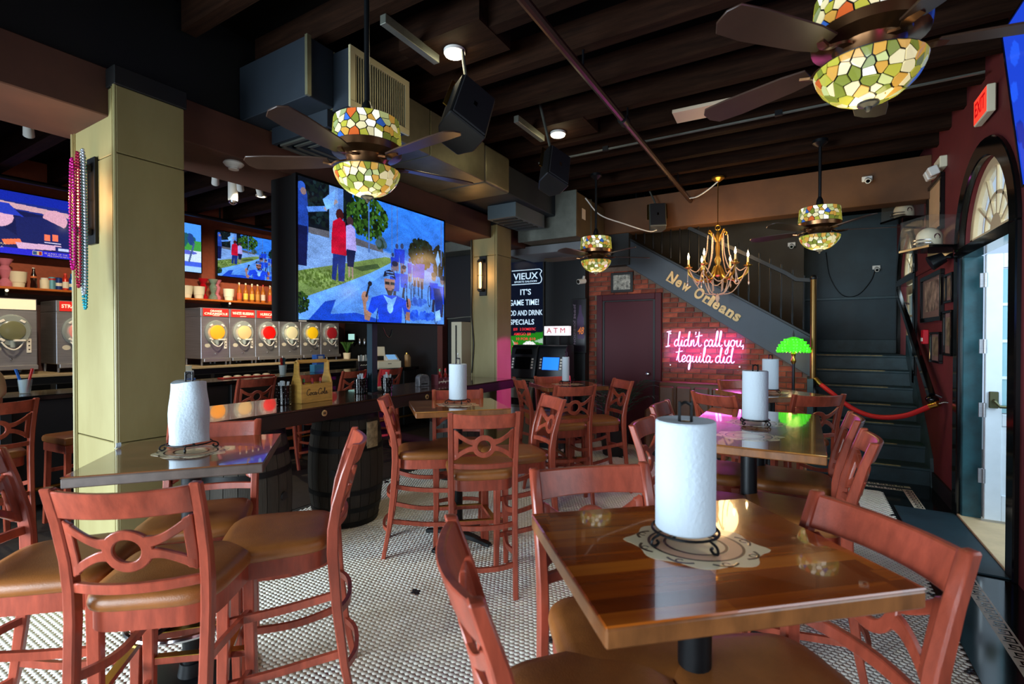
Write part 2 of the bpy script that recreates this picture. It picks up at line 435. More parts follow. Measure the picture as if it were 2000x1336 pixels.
for x in (-5.3, -4.3, -3.3): wf.box(x - 0.05, x + 0.05, -2.78, -2.67, 0.38, 2.75)
struct(wf.build('wall_front', M['red_wall'], smooth=0))
bb = struct(MB().box(XR - 0.02, XR, 5.92, 7.7, 0, 0.16).build('baseboard_right', M['black'], smooth=0))

# brick wall under the stair: mortar bed, bricks one by one
def brick_top(x): return min(2.66, 2.59 - 0.664 * (x + 2.16))
wb = struct(MB().prism([(-2.89, 0), (0.1, 0), (0.1, brick_top(0.1)), (-2.25, 2.66), (-2.89, 2.66)], lambda u, v, d: (u, d, v), 7.205, 7.30).build('wall_brick', M['mortar'], smooth=0))
BRK = {}
def brick_mesh(w):
    k = round(w, 2)
    if k not in BRK:
        BRK[k] = MB().box(-k / 2, k / 2, -0.016, 0.02, -0.031, 0.031).mesh('brick', bevel=0.004); BRK[k].materials.append(M['brick'])
    return BRK[k]
hid = MB(); nb = 0; row = 0; z = 0.04
while z < 2.62:
    xmax = min(0.10, -2.16 - (z + 0.045 - 2.59) / 0.664) if z > 1.05 else 0.10
    spans = [(-2.885, -2.75), (-1.755, xmax)] if z < 2.27 else [(-2.885, xmax)]
    for (s0, s1) in spans:
        x = -2.99 + (0.104 if row % 2 else 0.0)
        while x < s1:
            u0, u1 = max(x, s0), min(x + 0.197, s1)
            if u1 - u0 > 0.035:
                if z > 0.80 and nb < 300:
                    obj('brick', brick_mesh(u1 - u0), None, wb, ((u0 + u1) / 2, 7.205 + rnd.uniform(-.004, .004), z), (0, rnd.uniform(-.010, .010), 0)); nb += 1
                else: hid.box(u0, u1, 7.189, 7.22, z - .031, z + .031)
            x += 0.208
    z += 0.072; row += 1
stuff(hid.build('low_bricks', M['brick'], wb, smooth=0))

# maroon door in the brick wall
d1 = bpy.data.objects.new('door_1', None); COL.objects.link(d1); struct(d1); d1.location = (-2.25, 7.19, 0)
MB().box(-.37, .37, -.02, .03, 0.01, 2.13).build('door_leaf', M['door_maroon'], d1, bevel=0.003)
MB().box(-.49, -.40, -.05, .03, 0, 2.24).box(.40, .49, -.05, .03, 0, 2.24).box(-.40, .40, -.05, .03, 2.15, 2.24).build('casing', M['door_maroon'], d1, bevel=0.006)
MB().box(-.40, -.37, -.03, .03, 0, 2.15).box(.37, .40, -.03, .03, 0, 2.15).box(-.37, .37, -.03, .03, 2.135, 2.15).build('stop', M['black'], d1)
k = MB().lathe([(.022, 0), (.022, .006), (.010, .010), (.010, .03), (.026, .04), (.030, .055), (.024, .07), (.004, .075)], 16).build('knob', M['chrome'], d1)
k.rotation_euler = (R(90), 0, 0); k.location = (.30, -.02, 1.06)

# ceiling ---------------------------------------------------------
ce = struct(MB().box(-8.5, 1.5, -2.8, YB + .2, ZC, ZC + .1).build('ceiling', M['ceil'], smooth=0))
jm = MB().box(-3.5, XR, -.045, .045, 3.60, ZC).mesh('joist', smooth=0); jm.materials.append(M['joist'])
y = -2.3
while y < 6.95:
    obj('joist', jm, None, ce, (0, y, 0)); y += 0.50
jm2 = MB().box(-8.3, -4.1, -.06, .06, 3.55, ZC).mesh('bar_joist', smooth=0); jm2.materials.append(M['joist'])
y = -2.0
while y < 7.0:
    obj('joist', jm2, None, ce, (0, y, 0)); y += 0.55
tr = MB().box(-4.12, -3.5, -2.7, 7.05, 2.89, 3.17)
struct(tr.build('trim_4', M['beam_brown'], bevel=0.006))
struct(MB().box(-4.10, -3.55, -2.7, 7.05, 3.17, ZC).build('trim_5', M['black'], smooth=0))
struct(MB().box(-2.89, XR, 6.98, 7.22, 3.12, 3.60).build('trim_6', mat('header_brown', rgb(92, 58, 30), 0.7, var=0.2, scale=3), bevel=0.005))
struct(MB().box(-2.89, XR, 7.22, YB, 3.50, 3.62).build('trim_7', M['ceil'], smooth=0))
# black band under the upper stair, left of the stringer
struct(MB().box(-2.9, -2.2, 7.02, 7.20, 2.66, 3.12).build('trim_8', M['dark_wall'], smooth=0))

# columns ---------------------------------------------------------
def column(name, label, x0, x1, y0, y1, ztop):
    t = thing(name, label, 'column', ((x0 + x1) / 2, (y0 + y1) / 2, 0))
    hx, hy = (x1 - x0) / 2, (y1 - y0) / 2
    MB().box(-hx, hx, -hy, hy, 0, 0.98).build('lower_panel', M['col_paint'], t, bevel=0.004)
    MB().box(-hx, hx, -hy, hy, 0.985, 2.66).build('middle_panel', M['col_paint'], t, bevel=0.004)
    MB().box(-hx, hx, -hy, hy, 2.665, ztop).build('upper_panel', M['col_paint'], t, bevel=0.004)
    for sx in (-1, 1):
        c = MB().cyl((sx * (hx - .012), -hy - .002, 0.0), (sx * (hx - .012), -hy - .002, ztop), .011, n=10)
        c.box(sx * (hx - .045) - .004, sx * (hx - .045) + .004, -hy - .006, -hy, 0, ztop)
        c.build('corner_bead', M['col_paint'], t)
    MB().box(-hx - .012, hx + .012, -hy - .012, hy + .012, ztop, 3.16).build('capital', M['black'], t, bevel=0.004)
    MB().box(-hx - .02, hx + .02, -hy - .02, hy + .02, 0, .12).build('plinth', M['col_paint'], t, bevel=0.008)
    return t
column('column', 'wide olive column behind the left table, hung with bead necklaces', -4.03, -3.40, 1.26, 1.62, 3.05)
column('column', 'olive column washed with magenta light beside the cash machines', -3.82, -3.40, 5.34, 5.68, 3.05)

# street doorway 2: casing, fanlight, open white leaf ---------------
def arch_strip(mb, c, zs, r0, r1, x0, x1, a0=0, a1=PI, n=24):
    A = [(c - r0 * math.cos(a0 + (a1 - a0) * k / n), zs + r0 * math.sin(a0 + (a1 - a0) * k / n)) for k in range(n + 1)]
    B = [(c - r1 * math.cos(a0 + (a1 - a0) * k / n), zs + r1 * math.sin(a0 + (a1 - a0) * k / n)) for k in range(n + 1)]
    return mb.strip(A, B, lambda u, v, d: (d, u, v), x0, x1)
def doorway(n, y0, y1, zs, zlow):
    c = (y0 + y1) / 2; r = (y1 - y0) / 2
    d = bpy.data.objects.new('door_%d' % n, None); COL.objects.link(d); struct(d)
    cas = MB(); arch_strip(cas, c, zs, r - .01, r + .13, XR - .03, XR + .02); cas.box(XR - .03, XR + .02, y0 - .13, y0 + .01, zlow, zs); cas.box(XR - .03, XR + .02, y1 - .01, y1 + .13, zlow, zs)
    cas.build('casing', M['black_gloss'], d, bevel=0.008)
    MB().box(XR - .03, XR + .10, y0, y1, zs - .07, zs + .02).build('transom_bar', M['black_gloss'], d, bevel=0.006)
    f = MB(); arch_strip(f, c, zs, r - .075, r, XR + .05, XR + .11); f.box(XR + .05, XR + .11, y0, y1, zs, zs + .085)
    f.build('fanlight_frame', M['cream_paint'], d, bevel=0.004)
    for k in range(1, 6):
        a = PI * k / 6
        MB().obox((XR + .08, c - (r * .56) * math.cos(a), zs + .06 + (r * .56) * math.sin(a)), (.03, .022, r * .86), (math.pi / 2 - a, 0, 0)).build('glazing_bar', M['cream_paint'], d)
    h = MB(); arch_strip(h, c, zs + .06, .0005, .13, XR + .06, XR + .10, n=12); h.build('fan_hub', M['cream_paint'], d)
    h = MB(); arch_strip(h, c, zs + .06, r * .44, r * .48, XR + .065, XR + .095, n=16); h.build('fan_ring', M['cream_paint'], d)
    for k in range(6):
        a0, a1 = PI * k / 6 + .03, PI * (k + 1) / 6 - .03
        g = MB(); g.prism([(c - .14 * math.cos(a0), zs + .06 + .14 * math.sin(a0))] + [(c - (r - .08) * math.cos(a0 + (a1 - a0) * j / 5), zs + .06 + (r - .10) * math.sin(a0 + (a1 - a0) * j / 5)) for j in range(6)] + [(c - .14 * math.cos(a1), zs + .06 + .14 * math.sin(a1))], lambda u, v, dd: (dd, u, v), XR + .078, XR + .082)
        g.build('fan_pane', M['glass_clear'], d, smooth=0)
    return d
d2 = doorway(2, 4.50, 5.76, 2.36, 0.0)
MB().box(XR, XR + .13, 5.70, 5.765, 0, 2.30).build('jamb', M['teal_paint'], d2, bevel=0.006)
MB().box(XR, XR + .13, 4.495, 4.55, 0, 2.30).build('jamb', M['teal_paint'], d2, bevel=0.006)
MB().box(XR - .02, XR + .32, 4.5, 5.76, -0.01, 0.03).build('threshold', M['cream_paint'], d2, bevel=0.004)
def leaf(parent, x0, y, w, z0, z1, m, panes=4, mid=0.95, ax='x'):
    """glazed door leaf standing along +X (ax x) or +Y (ax y)"""
    if ax == 'x': F = lambda u, d, z: (x0 + u, y + d, z)
    else: F = lambda u, d, z: (x0 + d, y + u, z)
    def bx(mb, u0, u1, d0, d1, za, zb):
        p, q = F(u0, d0, za), F(u1, d1, zb)
        return mb.box(min(p[0], q[0]), max(p[0], q[0]), min(p[1], q[1]), max(p[1], q[1]), za, zb)
    s = .105
    b = MB(); bx(b, 0, s, -.022, .022, z0, z1); bx(b, w - s, w, -.022, .022, z0, z1); bx(b, s, w - s, -.022, .022, z1 - .12, z1); bx(b, s, w - s, -.022, .022, z0, z0 + .22); bx(b, s, w - s, -.022, .022, mid - .1, mid)
    b.build('leaf_frame', m, parent, bevel=0.004)
    b = MB(); bx(b, s, w - s, -.008, .008, z0 + .22, mid - .1); b.build('lower_panel', m, parent)
    b = MB(); bx(b, s + .05, w - s - .05, -.016, .016, z0 + .27, mid - .15); b.build('raised_panel', m, parent, bevel=0.012)
    hgt = (z1 - .12 - mid) / panes
    for k in range(panes):
        if k:
            b = MB(); bx(b, s, w - s, -.014, .014, mid + k * hgt - .012, mid + k * hgt + .012); b.build('muntin', m, parent)
        b = MB(); bx(b, s, w - s, -.003, .003, mid + k * hgt + .012, mid + (k + 1) * hgt - .012); b.build('pane', M['pane_blue'], parent, smooth=0)
M['pane_blue'] = glass('pane_blue', rgb(150, 196, 206), 0.75, 0.06)
leaf(d2, 1.325, 5.63, .66, .05, 2.30, M['white_paint'])
for z in (.42, .98, 1.52, 2.08):
    MB().box(1.285, 1.33, 5.60, 5.62, z - .06, z + .06).cyl((1.318, 5.598, z - .06), (1.318, 5.598, z + .06), .012).build('hinge', M['steel'], d2)
MB().box(1.345, 1.405, 5.585, 5.608, 1.00, 1.14).build('handle_plate', mat('old_brass', rgb(96, 96, 70), 0.4, 0.9), d2, bevel=0.005)
MB().tube([(1.375, 5.60, 1.07), (1.375, 5.56, 1.06), (1.40, 5.54, 1.02), (1.55, 5.535, 1.02), (1.93, 5.535, 1.02)], .013, 8).build('push_bar', bpy.data.materials['old_brass'], d2)
d3 = doorway(3, 7.84, 9.06, 2.40, 1.02)
leaf(d3, XR + .10, 7.88, .57, 1.04, 2.32, M['cream_paint'], 3, 1.28, 'y'); leaf(d3, XR + .10, 8.46, .57, 1.04, 2.32, M['cream_paint'], 3, 1.28, 'y')
# the pale house across the street, seen through the fanlights
o = MB().box(5.2, 5.4, 0, 16, 0, 2.7).build('neighbour_house', M['outside_wall'], smooth=0)
tag(o, 'pale wall of the house across the street beyond the fanlights', 'building')
struct(MB().box(1.33, 5.4, -3, 16, -.14, -.02).build('trim_9', mat('pavement', rgb(150, 150, 148), 0.9), smooth=0))

# stairs ------------------------------------------------------------
st = struct(MB().box(0.12, XR, 6.80, 8.3, 0, .02).build('floor_stairs', M['stair'], smooth=0))
for k in range(7):
    y0 = 6.78 + .25 * k; z1 = .193 * (k + 1)
    MB().box(.10, XR, y0, y0 + .02, z1 - .193, z1 - .03).build('riser', M['stair'], st)
    MB().box(.10, XR, y0 - .025, (y0 + .27) if k < 6 else YB, z1 - .035, z1).build('tread', M['stair'], st, bevel=0.008)
    MB().box(.14, .92, y0 - .027, y0 - .015, z1 - .012, z1 + .001).build('worn_nosing', M['stair_edge'], st)
MB().box(.0, XR, YB - .03, YB, 1.35, 1.56).build('landing_skirting', M['stair'], st, bevel=0.006)
MB().box(.0, XR, YB - .05, YB, 2.18, 2.22).build('wall_rail', M['stair'], st, bevel=0.004)
MB().box(.04, .10, 6.78, 8.4, 0, 1.1).build('side_panel', M['stair'], st)
sk = MB().prism([(6.72, .0), (6.78, .30), (8.28, 1.62), (8.28, 1.35), (6.95, .0)], lambda u, v, d: (d, u, v), XR - .03, XR - .001); sk.build('stringer_board', M['stair'], st)
# upper flight: stringer, balusters, handrail
def top_edge(x): return 1.626 - 0.645 * (x - 0.03)
up = struct(MB().prism([(.14, top_edge(.14)), (.14, 1.06), (-.2, 1.29), (-2.9, 3.085), (-2.9, 3.12), (-2.32, 3.12)], lambda u, v, d: (u, d, v), 7.08, 7.17).build('trim_10', mat('stringer_blue', rgb(44, 56, 70), 0.5, var=0.1, scale=4), bevel=0.004))
MB().prism([(.14, top_edge(.14)), (.14, top_edge(.14) + .035), (-2.3, 3.115), (-2.36, 3.115)], lambda u, v, d: (u, d, v), 7.06, 7.19).build('stringer_cap', M['black_metal'], up, bevel=0.004)
bx = 0.0; kk = 0
bal = MB().lathe([(.012, 0), (.012, .10), (.016, .14), (.011, .16), (.010, .60), (.010, .70)], 8).mesh('baluster'); bal.materials.append(M['black_metal'])
while bx > -2.2:
    o = obj('baluster', bal, None, up, (bx, 7.125, top_edge(bx) + .02)); kk += 1; bx -= .125
MB().tube([(.09, 7.125, 2.30), (-.08, 7.125, 2.32), (-.2, 7.125, 2.41), (-1.38, 7.125, 3.115)], 1, sect=(.07, .045)).build('handrail', M['black_metal'], up)
t = thing('newel_post', 'slim dark newel post at the foot of the stair rail', 'post', (.10, 6.93, 0))
MB().lathe([(.055, 0), (.055, .25), (.04, .3), (.045, .8), (.06, .86), (.06, .95), (.03, 1.0), (.045, 1.06), (.03, 1.1)], 14).build('lower_post', M['black_metal'], t)
MB().cyl((0, 0, 1.1), (0, 0, 2.30), .034).build('upper_pipe', mat('pipe_gold_lit', rgb(110, 84, 44), 0.35, 0.8), t)  # golden light on the upper pipe is put into its colour
MB().sphere((0, 0, 2.31), .04).build('finial', M['black_metal'], t)
t = thing('stair_handrail', 'heavy black handrail sloping down the red wall beside the stairs', 'handrail', (1.10, 6.31, 1.0))
MB().tube([(0, 2.09, 1.21), (0, 0, 0)], 1, sect=(.05, .09)).build('rail', M['black_gloss'], t, bevel=0.006)
MB().sphere((0, -.01, -.02), .055, sz=.8).build('rail_end', M['black_gloss'], t)
for u in (.06, .92):
    MB().cyl((0, 2.09 * u, 1.21 * u - .03), (.10, 2.09 * u, 1.21 * u - .08), .012).build('bracket', M['chrome'], t)
# ------------------------------------------------------------------ bar chairs (local front = +Y)
POST = [(-.292, 0), (-.250, .22), (-.222, .46), (-.205, .70), (-.207, .80), (-.222, .90), (-.258, 1.03), (-.300, 1.15)]
def post_y(z):
    for (y0, z0), (y1, z1) in zip(POST[:-1], POST[1:]):
        if z <= z1: return y0 + (y1 - y0) * (z - z0) / (z1 - z0)
    return POST[-1][0]
def back_pt(x, z, d):
    return (x, post_y(z) - .048 * max(0.0, 1 - (x / .205) ** 2) + d, z)
def lerp(a, b, n): return [(a[0] + (b[0] - a[0]) * i / n, a[1] + (b[1] - a[1]) * i / n) for i in range(n + 1)]
def make_chair(name, label):
    t = thing(name, label, 'chair', group='mahogany bar chairs')
    # cushion: rounded trapezoid, domed
    def outline(s, n=36):
        P = []
        for i in range(n):
            a = 2 * PI * i / n; c, q = math.cos(a), math.sin(a)
            e = 0.42
            x = math.copysign(abs(c) ** e, c); y = math.copysign(abs(q) ** e, q)
            w = .222 + .018 * y
            P.append((x * w * s, y * .222 * s + .016))
        return P
    cu = MB(); rings = []
    for s, z in ((.93, .705), (.985, .712), (1.0, .728), (.985, .745), (.94, .757), (.80, .764), (.5, .766), (.1, .766)):
        rings.append([(x, y, z) for x, y in outline(s)])
    cu.loft(rings); cu.build('seat_cushion', M['vinyl'], t, smooth=60)
    a = MB()
    A = [(x * .94, (y - .016) * .94 + .016) for x, y in outline(1.0)]; B = [(x * .84, (y - .016) * .84 + .016) for x, y in outline(1.0)]
    a.strip(A, B, lambda u, v, d: (u, v, d), .640, .707, True); a.build('seat_frame', M['mahogany'], t)
    for sx in (-1, 1):
        f = MB(); f.tube([(sx * .185, .195, .70), (sx * .188, .198, .35), (sx * .195, .205, 0)], [1.15, 1.0, .82], sect=(.040, .040))
        f.build('leg', M['mahogany'], t, bevel=0.004)
        p = MB(); rings = []
        for (y, z), w in zip(POST, (.030, .034, .040, .046, .046, .042, .036, .032)):
            x = sx * (.190 + .013 * (z / 1.15)); rings.append([(x - .0165, y - w * .55, z), (x + .0165, y - w * .55, z), (x + .0165, y + w * .45, z), (x - .0165, y + w * .45, z)])
        p.loft(rings); p.build('leg', M['mahogany'], t, bevel=0.005)
    n = 14; xs = [-.19 + .38 * i / n for i in range(n + 1)]
    tr = MB(); tr.strip([(x, 1.050) for x in xs], [(x, 1.142 - .006 * (1 - (x / .19) ** 2)) for x in xs], back_pt, -.011, .012); tr.build('top_rail', M['mahogany'], t, bevel=0.004)
    lr = MB(); lr.strip([(x, .793) for x in xs], [(x, .826) for x in xs], back_pt, -.010, .011); lr.build('lower_rail', M['mahogany'], t, bevel=0.003)
    sp = MB(); cz = .938; k = 24
    ro, ri = .072, .040
    sp.strip([(ro * math.cos(2 * PI * i / k), cz + ro * math.sin(2 * PI * i / k)) for i in range(k)], [(ri * math.cos(2 * PI * i / k), cz + ri * math.sin(2 * PI * i / k)) for i in range(k)], back_pt, -.009, .009, True)
    for s in (-1, 1):
        top = _sm([(s * .050, cz + .046), (s * .085, cz + .046), (s * .125, cz + .066), (s * .178, cz + .106)], 4)
        bot = _sm([(s * .060, cz + .008), (s * .088, cz + .014), (s * .130, cz + .036), (s * .178, cz + .068)], 4)
        sp.strip(top, bot, back_pt, -.009, .009)
        sp.strip([(u, 2 * cz - v + .012) for u, v in top], [(u, 2 * cz - v + .012) for u, v in bot], back_pt, -.009, .009)
        sp.strip([(s * .154, cz - .080 + .172 * i / 6) for i in range(7)], [(s * .182, cz - .092 + .196 * i / 6) for i in range(7)], back_pt, -.009, .009)
    sp.build('splat', M['mahogany'], t, bevel=0.003)
    for sx in (-1, 1):
        for z, bow in ((.49, .018), (.24, .014)):
            y1 = post_y(z)
            MB().tube(_sm([(sx * .186, .19, z - .02), (sx * (.186 - bow), .02, z - .015), (sx * (.186 - bow), -.10, z), (sx * .192, y1, z + .03)], 5), 1, sect=(.018, .030)).build('stretcher', M['mahogany'], t)
    for z, bow in ((.44, .05), (.20, .05)):
        y1 = post_y(z)
        MB().tube(_sm([(-.19, y1, z), (-.10, y1 - bow * .8, z), (0, y1 - bow, z), (.10, y1 - bow * .8, z), (.19, y1, z)], 5), 1, sect=(.018, .028)).build('stretcher', M['mahogany'], t)
    MB().box(-.18, .18, .188, .212, .285, .315).build('foot_rail', M['mahogany'], t, bevel=0.003)
    MB().box(-.165, .165, .184, .216, .315, .318).build('foot_plate', M['brass'], t)
    return t
CH0 = make_chair('bar_chair', 'x'); _ch_used = [False]
def chair(mid, heading, label, group='bar chairs around the high tables'):
    """mid = ground position of the middle of the back's top, heading = direction the seat faces (degrees)"""
    h = R(heading); d = Vector((math.cos(h), math.sin(h)))
    loc = (mid[0] + .300 * d.x, mid[1] + .300 * d.y, 0); rz = h - PI / 2
    if not _ch_used[0]:
        _ch_used[0] = True; CH0.location = loc; CH0.rotation_euler = (0, 0, rz); CH0['label'] = label; CH0['group'] = group; return CH0
    return dup(CH0, loc, rz, label, group)
chair((-1.78, .67), 130, 'bar chair with its ringed back to the viewer at the dark left table')
chair((-1.77, 1.56), 229, 'bar chair seen side-on right of the left table, before the upright barrel')
chair((-2.71, 1.44), -41, 'bar chair tucked under the far side of the left table behind the loose paper roll')
chair((-2.66, .50), 47, 'bar chair cut by the left picture edge, white strap hung over its back')
chair((-1.64, 2.43), 129, 'bar chair turned to the middle table, ringed back facing the viewer in mid-floor')
chair((-2.72, 2.68), 40, 'bar chair at the left corner of the middle table beside the barrel')
chair((-1.63, 3.35), 228, 'bar chair at the right of the middle table, facing the wooden counter')
chair((-2.56, 3.38), -50, 'bar chair pushed against the far side of the middle table below the counter')
chair((-1.82, 4.21), 140, 'bar chair with ringed back to the viewer before the cash machine table')
chair((-1.64, 5.05), 225, 'bar chair standing alone to the right of the cash machine table by the palm')
chair((-2.50, 5.10), -45, 'bar chair behind the cash machine table, in front of the lit screen')
chair((-2.66, 4.60), 45, 'bar chair at the left corner of the cash machine table near the magenta column')
chair((-.62, .83), 44, 'close bar chair cut by the bottom edge, left of the front table')
chair((-.64, 1.61), -47, 'bar chair at the far left side of the front table, back rail behind its edge')
chair((.17, 1.53), 221, 'close bar chair at the right end of the front table beside the key border')
chair((-.75, 2.66), 0, 'bar chair left of the long right table, partly behind the front paper roll')
chair((-.84, 3.38), 0, 'farther bar chair left of the long right table, only its rail showing')
chair((.26, 2.76), 180, 'nearer of two bar chairs lined up right of the long table')
chair((.25, 3.40), 180, 'farther of two bar chairs lined up right of the long table')
chair((.11, 4.55), 125, 'pale-lit bar chair between the long right table and the red rope')
chair((-.62, 4.18), 58, 'bar chair before the neon wall table, back rail just above the long table')
chair((-.62, 5.68), -45, 'bar chair on the far side of the neon wall table by the leather bench')
chair((-4.86, 1.10), 184, 'bar chair at the black bar with the man in a beige shirt', 'bar chairs along the black bar')
chair((-5.18, 3.20), 178, 'bar chair at the black bar behind the wooden bottle crate', 'bar chairs along the black bar')
chair((-5.18, 3.90), 181, 'bar chair at the black bar hidden mostly behind the crate handle', 'bar chairs along the black bar')
chair((-5.20, 4.58), 183, 'bar chair at the black bar left of the television post', 'bar chairs along the black bar')
chair((-5.10, 5.16), 180, 'bar chair at the black bar right of the television post', 'bar chairs along the black bar')
# backless stool by the bar
t = thing('bar_stool', 'backless bar stool with tan seat between the bar and the wide column', 'stool', (-5.42, 1.72, 0), R(5))
MB().loft([[(x * s, y * s, z) for x, y in [(-.2, -.18), (.2, -.18), (.2, .18), (-.2, .18)]] for s, z in ((.97, .70), (1, .72), (1, .75), (.93, .765))]).build('seat_cushion', M['vinyl'], t, bevel=.01)
MB().box(-.19, .19, -.17, .17, .63, .70).build('seat_frame', M['mahogany'], t, bevel=.004)
for sx in (-1, 1):
    for sy in (-1, 1): MB().tube([(sx * .165, sy * .145, .65), (sx * .18, sy * .16, 0)], 1, sect=(.036, .036)).build('leg', M['mahogany'], t)
    MB().tube([(sx * .17, -.15, .45), (sx * .17, .15, .45)], 1, sect=(.02, .03)).build('stretcher', M['mahogany'], t)
    MB().tube([(-.17, sx * .15, .3), (.17, sx * .15, .3)], 1, sect=(.02, .03)).build('stretcher', M['mahogany'], t)
# white strap over the back of the chair at the left edge
o = MB().tube(_sm([(-2.735, .61, .93), (-2.73, .60, 1.05), (-2.745, .585, 1.158), (-2.76, .57, 1.172), (-2.775, .555, 1.15), (-2.765, .555, .90), (-2.74, .575, .66)], 5), 1, sect=(.022, .004)).build('white_strap', M['paper'])
tag(o, 'thin white strap hanging over the chair back at the left edge', 'strap')

# ------------------------------------------------------------------ wooden tables
def wood_mat(name, c1, c2, c3):
    m = bpy.data.materials.new(name); m.use_nodes = True; nt = m.node_tree; n = nt.nodes; L = nt.links; b = n['Principled BSDF']
    tc = n.new('ShaderNodeTexCoord'); sx = n.new('ShaderNodeSeparateXYZ'); L.new(tc.outputs['Object'], sx.inputs[0])
    mu = n.new('ShaderNodeMath'); mu.operation = 'MULTIPLY'; mu.inputs[1].default_value = 20.0; L.new(sx.outputs['Y'], mu.inputs[0])
    fl_ = n.new('ShaderNodeMath'); fl_.operation = 'FLOOR'; L.new(mu.outputs[0], fl_.inputs[0])
    # staves are cut to length: shift each row
    m2 = n.new('ShaderNodeMath'); m2.operation = 'MULTIPLY'; m2.inputs[1].default_value = 0.37; L.new(fl_.outputs[0], m2.inputs[0])
    a2 = n.new('ShaderNodeMath'); a2.operation = 'ADD'; L.new(sx.outputs['X'], a2.inputs[0]); L.new(m2.outputs[0], a2.inputs[1])
    m3 = n.new('ShaderNodeMath'); m3.operation = 'MULTIPLY'; m3.inputs[1].default_value = 2.6; L.new(a2.outputs[0], m3.inputs[0])
    f2 = n.new('ShaderNodeMath'); f2.operation = 'FLOOR'; L.new(m3.outputs[0], f2.inputs[0])
    cb = n.new('ShaderNodeCombineXYZ'); L.new(fl_.outputs[0], cb.inputs[0]); L.new(f2.outputs[0], cb.inputs[1])
    wn_ = n.new('ShaderNodeTexWhiteNoise'); L.new(cb.outputs[0], wn_.inputs[0])
    mp = n.new('ShaderNodeMapping'); mp.inputs['Scale'].default_value = (2.0, 42, 42); L.new(tc.outputs['Object'], mp.inputs[0])
    nz = n.new('ShaderNodeTexNoise'); nz.inputs['Scale'].default_value = 1.0; nz.inputs['Detail'].default_value = 5; L.new(mp.outputs[0], nz.inputs[0])
    mx = n.new('ShaderNodeMath'); mx.operation = 'MULTIPLY_ADD'; mx.inputs[1].default_value = 0.55; L.new(wn_.outputs[0], mx.inputs[0]); 
    ms = n.new('ShaderNodeMath'); ms.operation = 'MULTIPLY'; ms.inputs[1].default_value = 0.5; L.new(nz.outputs[0], ms.inputs[0]); L.new(ms.outputs[0], mx.inputs[2])
    rp = n.new('ShaderNodeValToRGB'); e = rp.color_ramp.elements; e[0].position = .15; e[0].color = c1; e[1].position = .85; e[1].color = c3
    q = e.new(.5); q.color = c2
    L.new(mx.outputs[0], rp.inputs[0]); L.new(rp.outputs[0], b.inputs['Base Color'])
    b.inputs['Roughness'].default_value = 0.16; b.inputs['Coat Weight'].default_value = 1.0; b.inputs['Coat Roughness'].default_value = 0.03
    return m
M['top_front'] = wood_mat('top_front', rgb(92, 32, 6), rgb(142, 60, 12), rgb(186, 98, 26))
M['top_honey'] = wood_mat('top_honey', rgb(112, 62, 24), rgb(148, 92, 38), rgb(176, 120, 56))
M['top_dark'] = wood_mat('top_dark', rgb(84, 46, 22), rgb(108, 64, 34), rgb(132, 84, 50))
M['edge_grey'] = mat('edge_grey', rgb(92, 78, 70), 0.4, var=0.35, scale=9, coat=.4)
M['edge_wood'] = mat('edge_wood', rgb(132, 82, 42), 0.35, var=0.35, scale=6, stretch=(3, 3, 1), coat=.5)
M['decal_cream'] = mat('decal_cream', rgb(214, 196, 158), 0.3, coat=.6)
M['decal_ink'] = mat('decal_ink', rgb(44, 34, 30), 0.3, coat=.6)
M['decal_pink'] = mat('decal_pink', rgb(206, 164, 130), 0.3, coat=.6)
def decal(parent, x, y, z, rz=0, s=1.0):
    d = bpy.data.objects.new('printed_emblem', None)
    def loc(u, v): 
        c, q = math.cos(rz), math.sin(rz); return (x + (u * c - v * q) * s, y + (u * q + v * c) * s)
    P = []
    for i in range(72):
        a = 2 * PI * i / 72; r = .142 + .008 * math.cos(8 * a) + (.010 if i % 36 == 0 else .006 if i % 36 in (1, 35) else 0) 
        P.append((r * 1.12 * math.cos(a), r * .92 * math.sin(a)))
    base = MB().prism([loc(*p) for p in P], lambda u, v, dd: (u, v, dd), z, z + .0006).build('printed_emblem', M['decal_cream'], parent, smooth=0)
    def ringp(r0, r1, h, m, nm, n=48):
        mb = MB(); mb.strip([loc(r0 * 1.12 * math.cos(2 * PI * i / n), r0 * .92 * math.sin(2 * PI * i / n)) for i in range(n)], [loc(r1 * 1.12 * math.cos(2 * PI * i / n), r1 * .92 * math.sin(2 * PI * i / n)) for i in range(n)], lambda u, v, dd: (u, v, dd), z + .0004, z + h, True)
        mb.build(nm, m, base, smooth=0)
    ringp(.105, .099, .0010, M['decal_ink'], 'outer_ring'); ringp(.099, .072, .0008, M['decal_pink'], 'pink_band'); ringp(.070, .064, .0010, M['decal_ink'], 'inner_ring')
    sc = MB()
    for k in range(8):
        a0 = 2 * PI * (k + .5) / 8
        pts = [((.120 + .012 * math.sin(3 * tt)) * 1.12 * math.cos(a0 + .24 * (tt - .5) * 2), (.120 + .012 * math.sin(3 * tt)) * .92 * math.sin(a0 + .24 * (tt - .5) * 2)) for tt in [i / 8 for i in range(9)]]
        q = [loc(*p) for p in pts]
        sc.tube([(u, v, z + .0007) for u, v in q], .0036 * s, 4)
        a = a0; c = loc(.122 * 1.12 * math.cos(a), .122 * .92 * math.sin(a))
        sc.tube([(c[0] + .009 * math.cos(b), c[1] + .009 * math.sin(b), z + .0007) for b in [i * .7 for i in range(8)]], .0022 * s, 4)
    sc.v = [(a_, b_, min(c_, z + .0011)) for a_, b_, c_ in sc.v]
    stuff(sc.build('scroll_border', M['decal_ink'], base))
    return base
